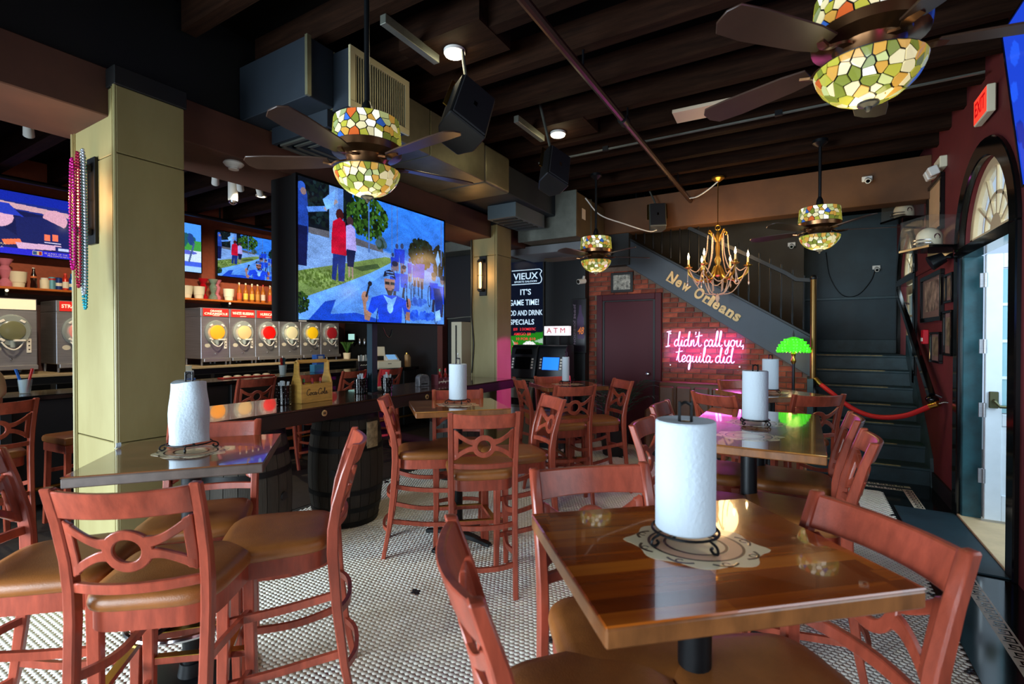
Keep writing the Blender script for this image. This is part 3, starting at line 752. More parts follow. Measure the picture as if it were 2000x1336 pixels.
def table(label, x, y, rz, w, d, topm, edgem, base='cross', decals=((0, 0),), group='high tables', zt=1.07, th=.045):
    t = thing('high_table', label, 'table', (x, y, 0), rz, group)
    MB().box(-w / 2, w / 2, -d / 2, d / 2, zt - .006, zt).build('tabletop', topm, t, bevel=.003)
    MB().box(-w / 2 + .001, w / 2 - .001, -d / 2 + .001, d / 2 - .001, zt - th, zt - .006).build('table_edge', edgem, t, bevel=.004)
    for i, (dx, dy) in enumerate(decals): decal(t, dx, dy, zt, -rz + R(20))
    cs = [(0, 0)] if len(decals) == 1 else [(0, -.33), (0, .33)]
    for (cx, cy) in cs:
        MB().cyl((cx, cy, .05), (cx, cy, zt - th - .01), .041, n=18).build('post', M['black_metal'], t)
        MB().box(cx - .16, cx + .16, cy - .03, cy + .03, zt - th - .016, zt - th).box(cx - .03, cx + .03, cy - .16, cy + .16, zt - th - .016, zt - th).build('top_bracket', M['black_metal'], t)
        if base == 'cross':
            b = MB()
            for a in (0, 90, 180, 270):
                c, s = math.cos(R(a + 45)), math.sin(R(a + 45))
                b.tube([(cx, cy, .065), (cx + .16 * c, cy + .16 * s, .05), (cx + .30 * c, cy + .30 * s, .022)], [1.3, 1, .8], sect=(.055, .035))
            b.lathe([(.06, .03), (.06, .10), (.05, .12)], 16, (cx, cy, 0)); b.build('cross_base', M['black_metal'], t, bevel=.004)
        else:
            MB().lathe([(.26, 0), (.26, .012), (.22, .024), (.06, .045), (.05, .10), (.045, .10)], 32, (cx, cy, 0)).build('round_base', M['black_metal'], t)
    return t
t2 = table('dark glossy high table beside the wide column with a chrome foot ring', -2.433, 1.18, R(50), .69, .66, M['top_dark'], M['edge_grey'], 'round')
for i in range(1):
    MB().tube([(.245 * math.cos(2 * PI * k / 40), .245 * math.sin(2 * PI * k / 40), .33) for k in range(40)], .013, 8, True).build('foot_ring', M['chrome'], t2)
    b = MB()
    for a in (0, 120, 240): b.tube([(.04 * math.cos(R(a)), .04 * math.sin(R(a)), .33), (.24 * math.cos(R(a)), .24 * math.sin(R(a)), .33)], .011, 8)
    b.build('ring_spokes', M['black_metal'], t2)
table('reddish butcher-block front table, largest in view', -.235, 1.307, R(42), .72, .585, M['top_front'], M['edge_wood'])
table('honey wood table in mid-floor before the wooden counter', -2.33, 3.07, R(47), .70, .64, M['top_honey'], M['edge_wood'])
table('long honey wood table under the right fan with two printed emblems', -.25, 3.25, 0, .69, 1.34, M['top_honey'], M['edge_wood'], decals=((0, -.36), (0, .10)))
table('high table below the pink neon sign', -.27, 5.27, R(45), .70, .70, M['top_honey'], M['edge_wood'])
table('high table in front of the two cash machines', -2.27, 5.02, R(47), .70, .64, M['top_dark'], M['edge_wood'])

# ------------------------------------------------------------------ paper towel rolls on wire holders
ZT = 1.0706
def holder(label, x, y, rz=0, r=.085):
    t = thing('towel_holder', label, 'holder', (x, y, ZT), rz, 'wire towel holders')
    MB().tube([(r * math.cos(2 * PI * k / 30), r * math.sin(2 * PI * k / 30), .030) for k in range(30)], .0035, 6, True).build('base_ring', M['wire'], t)
    b = MB()
    for a in (45, 135): b.tube([(r * math.cos(R(a)), r * math.sin(R(a)), .030), (-r * math.cos(R(a)), -r * math.sin(R(a)), .030)], .003, 6)
    b.build('cross_wires', M['wire'], t)
    for k in range(4):
        a = R(90 * k + 20); c, s = math.cos(a), math.sin(a)
        P = [(r, .030), (r + .022, .022), (r + .026, .008), (r + .014, .0035), (r + .004, .010), (r + .010, .016)]
        MB().tube(_sm([(q * c, q * s, z) for q, z in P], 4), .0035, 6).build('scroll_foot', M['wire'], t)
    P = [(-.016, .03), (-.016, .335), (-.013, .352), (0, .360), (.013, .352), (.016, .335), (.016, .03)]
    MB().tube(_sm([(u, 0, z) for u, z in P], 3), .004, 8).build('loop_rod', M['wire'], t)
    return t
def roll(label, x, y, r, h=.28, rz=0, fat=None):
    t = thing('paper_towel_roll', label, 'paper roll', (x, y, ZT + .034), rz, 'paper towel rolls')
    n = 40
    if fat:
        rings = []
        for k in range(9):
            z = h * k / 8; f = 1 - .12 * (k / 8) ** 1.5
            rings.append([((r * f + .006 * math.sin(3 * a + k * .3) + (.03 * (1 - k / 10) * max(0, math.cos(a + .6)) ** 2)) * math.cos(a), (r * f + .004 * math.sin(2 * a + k)) * math.sin(a), z + .006 * math.sin(2 * a)) for a in [2 * PI * i / n for i in range(n)]])
        inner = [[(.020 * math.cos(2 * PI * i / n), .020 * math.sin(2 * PI * i / n), z) for i in range(n)] for z in (h, 0.0)]
        MB().loft(rings + inner + [rings[0]], True, False).build('towel', M['paper'], t, smooth=50)
        if 0: MB().strip([(r * .96 * math.cos(a), r * .96 * math.sin(a)) for a in (2.6, 2.8, 3.0, 3.2)], [(r * 1.02 * math.cos(a), r * 1.02 * math.sin(a)) for a in (2.6, 2.8, 3.0, 3.2)], lambda u, v, d: (u, v, d), h * .55, h * .99).build('torn_sheet', M['paper'], t)
    else:
        MB().lathe([(.020, 0), (r - .003, 0), (r, .004), (r, h - .004), (r - .003, h), (r * .72, h - .001), (.021, h - .003), (.020, h - .003), (.020, 0)], n, caps=False).build('towel', M['paper'], t)
        MB().strip([((r + .0006) * math.cos(a), (r + .0006) * math.sin(a)) for a in [.4 + .15 * i for i in range(6)]], [((r + .0016) * math.cos(a), (r + .0016) * math.sin(a)) for a in [.4 + .15 * i for i in range(6)]], lambda u, v, d: (u, v, d), .003, h - .003).build('loose_sheet', M['paper'], t)
    MB().lathe([(.0195, .002), (.0195, h - .004), (.0175, h - .004), (.0175, .002), (.0195, .002)], 20, caps=False).build('core', mat('card', rgb(150, 122, 90), .9), t)
    return t
for nm, x, y, r, h, rz, fat in (('on the front table, largest in view', -.262, 1.318, .0745, .28, 0, None), ('on the dark table by the wide column, wound loosely', -2.49, 1.20, .083, .285, 2.4, 1),
                  ('on the mid-floor table before the wooden counter', -2.37, 3.13, .070, .28, 0, None), ('on the long right table', -.25, 3.30, .0715, .29, 0, None),
                  ('on the table below the neon sign', -.27, 5.27, .070, .285, 0, None), ('on the cash machine table, nearly used up', -2.30, 5.04, .040, .27, 0, None)):
    holder('black wire towel holder with scroll feet ' + nm.split(',')[0], x, y, R(35), max(.06, r + .008))
    roll('white paper towel roll ' + nm, x, y, r, h, rz, fat)
# curled scrap on the left table
o = MB().strip(_sm([(0, 0), (.012, .004), (.02, .014), (.018, .028)], 4), _sm([(0, .002), (.011, .006), (.018, .015), (.016, .028)], 4), lambda u, v, d: (-2.80 + u, 1.02 + d, ZT + v), 0, .02).build('paper_scrap', M['paper'])
tag(o, 'small curled white paper scrap near the edge of the dark left table', 'paper')
# ------------------------------------------------------------------ wooden counter on barrels between the columns
t = thing('wooden_counter', 'long glossy dark wood counter running between the two columns', 'counter', (-3.52, 3.48, 0))
MB().box(-.38, .37, -1.86, 1.86, 1.058, 1.07).build('countertop', M['dark_wood'], t, bevel=.003)
MB().box(-.375, .365, -1.855, 1.855, .955, 1.058).build('apron', mat('apron_wood', rgb(30, 20, 16), .35, var=.3, scale=4, stretch=(6, .6, 6)), t, bevel=.004)
for yy in (2.48 - 3.48, 3.67 - 3.48):
    d = MB().lathe([(.024, 0), (.024, .004), (.020, .007), (.004, .007)], 20).build('medallion', mat('medal', rgb(190, 160, 110), .4, .6), t); d.rotation_euler = (0, R(90), 0); d.location = (.365, yy, 1.015)
    for k, a in enumerate((0, 1, 2)):
        MB().box(.371, .374, yy - .011 + .008 * k, yy - .007 + .008 * k, 1.007, 1.023).build('medallion_mark', M['black'], t)
M['stave'] = mat('stave', rgb(44, 37, 28), .75, var=.35, scale=5, stretch=(3, 3, .4), bump=.3, bscale=30, obj_rand=.25)
M['hoop'] = mat('hoop', rgb(30, 30, 30), .5, .7, var=.3, scale=10)
def barrel(label, x, y, rz=0):
    t = thing('barrel', label, 'barrel', (x, y, 0), rz, 'oak barrels under the counter')
    Hh = .952; n = 22
    def rad(z): return .315 - .055 * (2 * z / Hh - 1) ** 2
    zs = [Hh * k / 8 for k in range(9)]; g = .0025
    sm = MB(); da = PI / n - .007
    rings = []
    for z in zs:
        r = rad(z); rings.append([((r - .025) * math.cos(-da), (r - .025) * math.sin(-da), z), (r * math.cos(-da), r * math.sin(-da), z), (r + .001, 0, z), (r * math.cos(da), r * math.sin(da), z), ((r - .025) * math.cos(da), (r - .025) * math.sin(da), z)])
    sm.loft(rings); me = sm.mesh('stave'); me.materials.append(M['stave'])
    for k in range(n): obj('stave', me, None, t, (0, 0, 0), (0, 0, 2 * PI * k / n))
    for z in (.03, .15, .30, .66, .80, .92):
        r0, r1 = rad(z - .02) + .0015, rad(z + .02) + .0015
        MB().lathe([(r0, z - .02), (r1, z + .02), (r1 + .003, z + .02), (r0 + .003, z - .02), (r0, z - .02)], 36, caps=False).build('hoop', M['hoop'], t)
    MB().lathe([(.24, Hh - .03), (.24, Hh - .015)], 30).build('barrel_head', M['stave'], t)
    MB().cyl((.312, 0, .48), (.325, 0, .48), .03).build('bung', M['black'], t)
    return t
b1 = barrel('upright oak barrel under the counter behind the side-on chair', -3.46, 2.95, R(-60))
MB().strip([(a, .66) for a in (.9, 1.0, 1.1, 1.2, 1.3)], [(a, .88) for a in (.9, 1.0, 1.1, 1.2, 1.3)], lambda a, z, d: ((.309 + d) * math.cos(a), (.309 + d) * math.sin(a), z), -.004, .0035).build('stencil_patch', mat('stencil', rgb(150, 136, 108), .8, var=.5, scale=20), b1)
barrel('oak barrel under the counter, behind the dark left table', -3.44, 2.02, R(20))
barrel('oak barrel under the far end of the counter', -3.46, 4.55, R(75))

# television post and box --------------------------------------------
def script_on(name, s, height, o, right, up, m, parent, rad, nrm_off=0.0):
    """handwriting as thin raised strokes lying on a surface, centred at o"""
    st, w = script_strokes(s); k = height; r, u = Vector(right), Vector(up); O = Vector(o)
    for i, line in enumerate(st):
        mb = MB().tube([O + r * (x - w / 2) * k + u * (y - .3) * k for x, y in line], rad, 5); mb.build(name, m, parent)

# crate with bottles
t = thing('bottle_crate', 'pale wooden bottle carrier with tall handle and black script on its side', 'crate', (-3.47, 2.61, 1.0705), R(90), None)
M['pale_wood'] = mat('pale_wood', rgb(196, 150, 70), .5, var=.2, scale=5, stretch=(2, 2, 12))
for s in (-1, 1):
    MB().prism([(-.065, 0), (.065, 0), (.065, .15), (.050, .19), (.030, .24), (.026, .33), (-.026, .33), (-.030, .24), (-.050, .19), (-.065, .15)], lambda u, v, d: (d, u, v), s * .143 - .007, s * .143 + .007).build('end_board', M['pale_wood'], t, bevel=.002)
    MB().box(-.136, .136, s * .059 - .006, s * .059 + .006, 0, .15).build('side_board', M['pale_wood'], t, bevel=.002)
MB().box(-.136, .136, -.055, .055, 0, .012).build('bottom_board', M['pale_wood'], t)
MB().box(-.15, .15, -.012, .012, .315, .345).build('handle', M['pale_wood'], t, bevel=.006)
script_on('brand_script', 'Coca-Cola', .048, (0, -.0665, .075), (1, 0, 0), (0, 0, 1), M['black'], t, .0022)
def bottle(name, label, cat, loc, prof, m, parts=(), group=None, n=14):
    """lathe bottle; parts: (name, material, r, z0, z1)"""
    t = thing(name, label, cat, loc, 0, group)
    MB().lathe(prof, n).build('body', m, t)
    for nm, mm, r0, r1, z0, z1 in parts:
        MB().lathe([(r0 * .2, z0), (r0, z0), (r1, z1), (r1 * .2, z1)], n).build(nm, mm, t)
    return t
M['red_cap'] = mat('red_cap', rgb(190, 30, 26), .4); M['green_cap'] = mat('green_cap', rgb(40, 130, 70), .4); M['sauce_red'] = mat('sauce_red', rgb(130, 20, 14), .2); M['sauce_brown'] = mat('sauce_brown', rgb(120, 60, 20), .2)
M['white_plastic'] = mat('white_plastic', rgb(226, 224, 216), .4); M['blue'] = mat('blue', rgb(30, 96, 180), .4); M['label_white'] = mat('label_white', rgb(226, 220, 200), .6)
SQ = [(.004, 0), (.022, 0), (.024, .01), (.024, .09), (.016, .11), (.010, .125), (.010, .15), (.002, .15)]
for i, (dy, cap, body, lab) in enumerate(((-.08, 'green_cap', 'sauce_red', 'green-capped hot sauce bottle inside the wooden carrier'), (.0, 'red_cap', 'sauce_red', 'red-capped ketchup bottle inside the wooden carrier'), (.08, 'red_cap', 'sauce_brown', 'red-capped brown sauce bottle at the far end of the wooden carrier'))):
    bottle('sauce_bottle', lab, 'bottle', (-3.47, 2.61 + dy, 1.083), SQ, M[body], (('cap', M[cap], .011, .008, .15, .178),), 'sauce bottles in the wooden carrier')
def straw_cup(label, x, y, h=.15, nst=9, mm='black_gloss', stm='paper'):
    t = thing('straw_cup', label, 'cup', (x, y, 1.0705), rnd.uniform(0, 6), 'black cups on the counter')
    MB().lathe([(.038, 0), (.052, .004), (.056, h), (.052, h), (.044, .01), (.01, .01)], 24).build('cup', M[mm], t)
    for rr in range(5):
        for k in range(10):
            a = 2 * PI * k / 10 + rr * .3; q = .0525 + .004 * (rr / 5)
            MB().obox((q * math.cos(a), q * math.sin(a), .02 + rr * .026), (.002, .004, .005), (0, 0, a)).build('perforation', M['steel'], t)
    for k in range(nst):
        a = rnd.uniform(0, 6.28); q = rnd.uniform(0, .03); lean = rnd.uniform(.0, .02)
        MB().tube([(q * math.cos(a) * .5, q * math.sin(a) * .5, .02), ((q + lean) * math.cos(a), (q + lean) * math.sin(a), h + rnd.uniform(.02, .055))], 1, sect=(.016, .008)).build('wrapped_cutlery', M[stm], t)
    return t
straw_cup('black perforated cup full of wrapped cutlery left of the wooden carrier', -3.50, 2.375, .15, 10)
straw_cup('black perforated cup of wrapped cutlery left of the television post', -3.56, 3.20, .14, 8)
straw_cup('black perforated cup of napkins right of the television post', -3.44, 3.42, .14, 6)
t = thing('napkin_dispenser', 'grey marbled napkin dispenser with rounded top on the counter', 'dispenser', (-3.52, 4.02, 1.0705), R(75))
A = [(-.065, 0), (.065, 0), (.065, .08)] + [(.065 * math.cos(PI * k / 10), .08 + .05 * math.sin(PI * k / 10)) for k in range(1, 10)] + [(-.065, .08)]
MB().prism(A, lambda u, v, d: (u, d, v), -.04, .04).build('body', mat('marble', rgb(128, 130, 134), .3, .3, scale=14, col2=rgb(70, 72, 78)), t, bevel=.004)
MB().box(-.04, .04, -.043, -.039, .02, .035).build('slot', M['black'], t)
t = thing('condiment_caddy', 'maroon beer caddy holding sauce bottles at the far end of the counter', 'caddy', (-3.42, 4.22, 1.0705), R(78))
M['maroon'] = mat('maroon', rgb(80, 26, 34), .5)
MB().box(-.09, .09, -.06, -.052, 0, .085).build('front_board', M['maroon'], t); MB().box(-.09, .09, .052, .06, 0, .085).build('back_board', M['maroon'], t)
for s in (-1, 1): MB().box(s * .09 - .004, s * .09 + .004, -.06, .06, 0, .12).build('end_board', M['maroon'], t)
MB().box(-.086, .086, -.052, .052, 0, .006).build('bottom_board', M['maroon'], t)
script_on('brand_script', 'yuengling', .026, (-.034, -.061, .045), (1, 0, 0), (0, 0, 1), M['label_white'], t, .0013)
text('lettering', 'LAGER', .026, (.058, -.0605, .045), M['label_white'], t, (1, 0, 0), (0, 0, 1))
for i, (a, b, cap, body, lab) in enumerate(((-.05, -.02, 'green_cap', 'sauce_red', 'green-capped sauce bottle in the maroon caddy'), (.0, .02, 'red_cap', 'sauce_brown', 'red-capped brown sauce bottle in the maroon caddy'), (.05, -.015, 'red_cap', 'sauce_red', 'squat ketchup bottle in the maroon caddy'))):
    bottle('sauce_bottle', lab, 'bottle', (-3.42 - b, 4.22 + a, 1.077), SQ, M[body], (('cap', M[cap], .012, .009, .15, .175),), 'sauce bottles in the maroon caddy')

# ------------------------------------------------------------------ black bar and back bar
t = thing('bar', 'black customer bar running the length of the serving side', 'bar', (-6.22, 3.4, 0))
MB().box(-.30, .28, -3.6, 3.3, 1.02, 1.07).build('bar_top', M['black_gloss'], t, bevel=.008)
MB().box(-.26, .20, -3.6, 3.3, .06, 1.02).build('bar_front', M['black'], t)
MB().tube([(.27, -3.6, .22), (.27, 3.3, .22)], .02, 8).build('foot_rail', M['brass'], t)
for k in range(-3, 4): MB().box(.20, .235, k - .04, k + .04, .06, 1.02).build('pilaster', M['black'], t, bevel=.004)
MB().box(-.40, -.30, -3.6, 3.3, .88, .96).build('speed_rail', M['steel'], t)
t = thing('back_counter', 'dark back counter with pale edge carrying the frozen drink machines', 'counter', (-7.85, 3.9, 0))
MB().box(-.44, .42, -2.7, 2.75, 1.14, 1.17).build('worktop', mat('worktop', rgb(150, 134, 104), .5, var=.15, scale=6), t, bevel=.004)
MB().box(-.44, .36, -2.7, 2.75, 0, 1.14).build('cabinet', M['black'], t)
for k in range(6): MB().box(.36, .375, -2.62 + .89 * k, -1.78 + .89 * k, .1, 1.05).build('cabinet_door', M['black_gloss'], t, bevel=.004)
# shelf
t = thing('wall_shelf', 'long varnished wooden shelf above the frozen drink machines', 'shelf', (-8.14, 3.9, 2.19))
MB().box(-.158, .17, -2.8, 2.2, -.028, 0).build('board', mat('shelf_wood', rgb(176, 92, 32), .35, var=.2, scale=4, stretch=(8, .6, 8)), t, bevel=.003)
for yy in (-2.0, -1.3, -.3, .6, 1.5):
    MB().box(-.158, .08, yy - .012, yy + .012, -.10, -.028).build('bracket', M['black'], t)
    MB().sphere((.10, yy, -.045), .016).build('puck_light', emit('puck', (1, .8, .5, 1), 2.0), t)
struct(MB().box(-8.3, -8.26, -2.6, 7.0, 1.17, 2.13).build('trim_11', mat('dark_panel', rgb(58, 26, 22), .6), smooth=0))

# frozen drink machines ------------------------------------------------
M['bowl_clear'] = glass('bowl_clear', rgb(206, 222, 220), .35, .08)
M['oval'] = mat('oval', rgb(200, 196, 180), .5); M['sign_red'] = emit('sign_red', rgb(214, 40, 34), .30, rgb(214, 40, 34), .4); M['sign_cream'] = emit('sign_cream', rgb(235, 222, 190), .45, rgb(235, 222, 190))
M['sign_text'] = emit('sign_text', rgb(250, 226, 200), .6)
def machine(label, y, colr, sign, blank=False, w=.415, z=1.17):
    t = thing('frozen_drink_machine', label, 'drink machine', (-8.0, y + w / 2, z), R(90), 'frozen drink machines')
    h = w / 2; F = -.30
    MB().box(-h, h, F, .22, .10, .735).build('body', M['steel'], t, bevel=.006)
    MB().box(-h, h, F, .22, .735, .87).build('header', M['steel'], t, bevel=.006)
    MB().box(-h + .03, h - .012, F - .008, F, .742, .86).build('sign_panel', M['sign_cream'] if blank else M['sign_red'], t)
    for i, s in enumerate(sign):
        zz = .80 if len(sign) == 1 else .822 - .042 * i
        text('sign_lettering', s, .060 if len(sign) == 1 else .045, (.009, F - .0085, zz), M['sign_text'], t, fit=(.34 if len(s) > 9 else .27 if len(s) > 7 else .17), bold=.02)
    if sign: MB().box(-.04, .06, F - .0095, F - .008, .752, .758).build('sign_line', M['sign_text'], t)
    cz = .50
    d = MB().lathe([(.165, 0), (.165, .03), (.150, .05), (.04, .06), (.002, .06)], 28, sy=1.12).build('bowl_cover', M['bowl_clear'], t); d.rotation_euler = (R(90), 0, 0); d.location = (0, F, cz)
    d = MB().lathe([(.108, 0), (.108, .066), (.09, .074), (.002, .074)], 28).build('drink_window', colr, t); d.rotation_euler = (R(90), 0, 0); d.location = (0, F, cz)
    for sx, sz in ((-1, 1), (1, 1), (-1, -1)): MB().obox((sx * .085, F - .05, cz + sz * .105), (.05, .03, .028), (0, sx * sz * .6, 0)).build('clip', M['white_plastic'], t, bevel=.005)
    MB().box(.0, .10, F - .10, F - .04, cz - .125, cz - .10).build('tap_handle', M['white_plastic'], t, bevel=.006)
    MB().tube(_sm([(-.09, F - .05, cz - .13), (-.05, F - .07, cz - .19), (0, F - .08, cz - .215), (.05, F - .07, cz - .19), (.105, F - .05, cz - .11)], 4), .009, 6).build('tap_bail', M['white_plastic'], t)
    MB().cyl((0, F - .05, cz - .19), (0, F - .05, cz - .11), .022, .028).build('spout', M['bowl_clear'], t)
    MB().box(.125, .168, F - .012, F, cz - .255, cz - .09).build('control_panel', M['white_plastic'], t, bevel=.004)
    for k in range(3): MB().sphere((.147, F - .013, cz - .125 - .045 * k), .008, 8, 6).build('button', M['black'], t)
    d = MB().lathe([(.040, 0), (.040, .003), (.002, .003)], 20, sy=.75).build('oval_badge', M['oval'], t); d.rotation_euler = (R(90), 0, 0); d.location = (-.115, F, cz - .20)
    MB().box(-h + .01, h - .01, F - .07, F + .02, .055, .105).build('drip_tray', M['steel'], t, bevel=.004)
    MB().sphere((0, F - .004, .175), .012, 8, 6).build('drain_knob', M['chrome'], t)
    for sx in (-1, 1):
        for yy in (F + .04, .18): MB().cyl((sx * (h - .03), yy, 0), (sx * (h - .03), yy, .10), .014, n=8).build('leg', M['steel'], t)
    return t
def drink(nm, c, e=.35): return emit('drink_' + nm, c, e, c, .35)
machine('frozen drink machine with blank cream header at the left picture edge', 1.63, mat('drink_empty', rgb(110, 112, 84), .2), (), True, .44)
machine('frozen drink machine with red header half behind the wide column', 2.24, drink('strawberry', rgb(196, 120, 110)), ('STRAWBERRY',))
machine('frozen drink machine with bright orange drink window', 3.88, drink('orange', rgb(250, 160, 40), .55), ('ORANGE', 'CREAMSICLE'))
machine('frozen drink machine with tan drink window and red header', 4.30, drink('tan', rgb(214, 180, 124)), ('WHITE RUSSIAN',))
machine('frozen drink machine with vivid red drink window', 4.72, drink('red', rgb(222, 16, 10), .5), ('HURRICANE',))
machine('frozen drink machine with cream drink window below the big screen', 5.14, drink('cream', rgb(212, 202, 158)), ())
machine('frozen drink machine with yellow drink window below the big screen', 5.56, drink('yellow', rgb(226, 178, 20), .45), ())
machine('frozen drink machine with dark red drink window, last of the row', 5.98, drink('dark', rgb(140, 24, 30)), ())

# things on the shelf ---------------------------------------------------
SZ = 2.1905
M['vase_red'] = glass('vase_red', rgb(190, 16, 30), .75); M['vase_green'] = glass('vase_green', rgb(120, 150, 130), .6); M['vase_pink'] = glass('vase_pink', rgb(220, 130, 150), .65)
M['cola'] = mat('cola', rgb(34, 14, 10), .08); M['amber'] = mat('amber', rgb(170, 96, 30), .15)
CUP = [(.045, 0), (.058, 0), (.066, .06), (.072, .062), (.084, .185), (.086, .19), (.080, .19), (.05, .02)]
VASE = [(.05, 0), (.062, .0), (.064, .05), (.03, .10), (.045, .15), (.06, .20), (.035, .25), (.075, .33), (.070, .33), (.03, .26)]
BOT = [(.03, 0), (.036, .004), (.036, .17), (.030, .20), (.014, .235), (.012, .29), (.002, .29)]
COKE = [(.02, 0), (.03, .004), (.031, .05), (.026, .08), (.031, .12), (.030, .15), (.016, .20), (.012, .245), (.002, .245)]
def put(kind, y, label, m, parts, cat, prof, name, x=-8.10): return bottle(name, label, cat, (x, y, SZ), prof, m, parts, 'things on the bar shelf', 16)
put(0, 1.90, 'pink glass hurricane vase at the left end of the bar shelf', M['vase_pink'], (), 'glass', VASE, 'hurricane_glass')
put(0, 2.01, 'cream printed plastic cup beside the pink vase on the shelf', M['cream'], (('print_band', M['oval'], .0735, .0745, .085, .125),), 'cup', CUP, 'plastic_cup')
put(0, 2.15, 'small contour cola bottle with orange label on the shelf', M['cola'], (('label', mat('lab_orange', rgb(206, 110, 60), .6), .0305, .0312, .12, .152), ('crown_cap', M['white_plastic'], .013, .013, .245, .256)), 'bottle', COKE, 'cola_bottle')
JAR = [(.03, 0), (.044, .003), (.045, .11), (.036, .125), (.002, .125)]
put(0, 2.25, 'short cream jar with lid on the shelf', M['cream'], (('lid', M['white_plastic'], .036, .036, .126, .140),), 'jar', JAR, 'jar')
CAN = [(.028, 0), (.036, .006), (.036, .15), (.030, .158), (.002, .156)]
put(0, 2.32, 'pale blue beverage can on the shelf', mat('can_a', rgb(110, 170, 186), .35, .4), (('band', M['red_cap'], .0365, .0365, .12, .14),), 'can', CAN, 'drink_can')
put(0, 2.385, 'dark blue and white beverage can on the shelf', mat('can_b', rgb(36, 62, 130), .35, .4), (('band', M['label_white'], .0365, .0365, .05, .09),), 'can', CAN, 'drink_can')
ALU = [(.03, 0), (.034, .004), (.034, .13), (.024, .165), (.016, .175), (.016, .20), (.002, .20)]
put(0, 2.45, 'red aluminium bottle with white label on the shelf', mat('alu_red', rgb(216, 56, 40), .3, .3), (('label', M['label_white'], .0347, .0347, .03, .11), ('cap', mat('alu_red2', rgb(226, 70, 50), .4), .017, .016, .20, .22)), 'bottle', ALU, 'aluminium_bottle')
put(0, 2.515, 'blue aluminium bottle next to the column on the shelf', mat('alu_blue', rgb(24, 90, 170), .3, .3), (('label', M['label_white'], .0347, .0347, .05, .09), ('cap', M['blue'], .017, .016, .20, .22)), 'bottle', ALU, 'aluminium_bottle')
put(0, 3.88, 'white cup just right of the wide column on the shelf', M['cream'], (), 'cup', CUP, 'plastic_cup')
put(0, 4.04, 'cream plastic cup left of the red vase on the shelf', M['cream'], (), 'cup', CUP, 'plastic_cup', -8.07)
put(0, 4.15, 'red glass hurricane vase on the shelf', M['vase_red'], (), 'glass', VASE, 'hurricane_glass', -8.16)
put(0, 4.28, 'green glass hurricane vase on the shelf', M['vase_green'], (), 'glass', VASE, 'hurricane_glass', -8.12)
put(0, 4.36, 'rose glass hurricane vase behind the green one', M['vase_pink'], (), 'glass', VASE, 'hurricane_glass', -8.17)
put(0, 4.50, 'cream plastic cup between vases and liquor bottles', M['cream'], (), 'cup', CUP, 'plastic_cup', -8.07)
for i, (y, lc, nm) in enumerate(((4.69, (214, 90, 50), 'orange label, first of the liquor row'), (4.80, (226, 190, 70), 'yellow label with blue badge'), (4.91, (216, 170, 60), 'golden label in the middle of the liquor row'), (5.01, (190, 130, 50), 'brown-gold label'), (5.11, (220, 190, 170), 'white label and red cap'), (5.24, (190, 60, 40), 'red label beside the big screen'))):
    put(0, y, 'liquor bottle with ' + nm, M['amber'], (('label', mat('lab%d' % i, rgb(*lc), .6), .0368, .0368, .04, .14), ('cap', M['red_cap'] if i == 4 else M['cream'], .0135, .0125, .285, .315)), 'bottle', BOT, 'liquor_bottle')

# things on the bar -------------------------------------------------------
BZ = 1.0705
t = thing('marker_cup', 'clear cup with a blue and a red pen at the left bar end', 'cup', (-6.28, 1.60, BZ))
MB().lathe([(.035, 0), (.040, .003), (.052, .13), (.050, .13), (.036, .008), (.004, .008)], 20).build('cup', M['bowl_clear'], t)
for dx, m_, a in ((-.03, M['blue'], -.25), (.025, M['red_cap'], .2)): MB().tube([(0, dx * .3, .01), (0, dx * .3 + a * .1, .12), (0, dx * .3 + a * .22, .23)], 1, sect=(.024, .018)).build('pen', m_, t, bevel=.002)
t = thing('marker_cup', 'clear plastic cup of pens on the bar left of the wooden carrier', 'cup', (-6.18, 4.18, BZ))
MB().lathe([(.035, 0), (.040, .003), (.052, .14), (.050, .14), (.036, .008), (.004, .008)], 20).build('cup', M['bowl_clear'], t)
for dx, m_ in ((-.015, M['sauce_red']), (.015, M['teal_paint'])): MB().tube([(0, dx, .01), (0, dx * 1.3, .24)], 1, sect=(.024, .02)).build('pen', m_, t)
t = thing('napkin_caddy', 'blue napkin box with straws on the bar behind the wooden carrier', 'napkin box', (-6.32, 4.86, BZ), R(85))
MB().box(-.10, .08, -.06, .06, 0, .11).build('lower_box', mat('box_cyan', rgb(70, 150, 190), .5), t, bevel=.003)
MB().box(-.04, .10, -.02, .10, .11, .26).build('upper_box', M['blue'], t, bevel=.003)
MB().box(-.01, .07, -.0215, -.02, .20, .24).build('label', M['label_white'], t)
for k in range(7): MB().tube([(.12 + .004 * k, -.03 + .01 * k, .02), (.135 + .006 * k, -.03 + .012 * k, .2 + .01 * (k % 3))], .004, 5).build('straw', M['white_plastic'], t)
t = thing('bar_tray', 'long red bar mat with folded cloths on the bar', 'tray', (-6.30, 3.75, BZ), R(0))
MB().box(-.07, .07, -.35, .35, 0, .012).build('mat', mat('tray_red', rgb(190, 50, 34), .6), t, bevel=.003)
for k in range(5): MB().sphere((0, -.26 + .13 * k, .018), .05, 12, 6, .35).build('folded_cloth', M['cream'], t)
t = thing('tip_stack', 'stack of napkins and pale boxes beside the wide column on the bar', 'napkins', (-6.30, 2.98, BZ), R(88))
MB().box(-.10, .10, -.07, .07, 0, .04).build('blue_tray', M['blue'], t, bevel=.004)
MB().box(-.09, .09, -.05, .05, .04, .13).build('napkin_stack', M['paper'], t, bevel=.006)
MB().box(-.07, .08, -.02, .06, .13, .19).build('card_box', M['cream'], t, bevel=.003)
MB().cyl((-.04, -.075, .04), (-.04, -.075, .12), .022).build('jar', M['green_cap'], t)
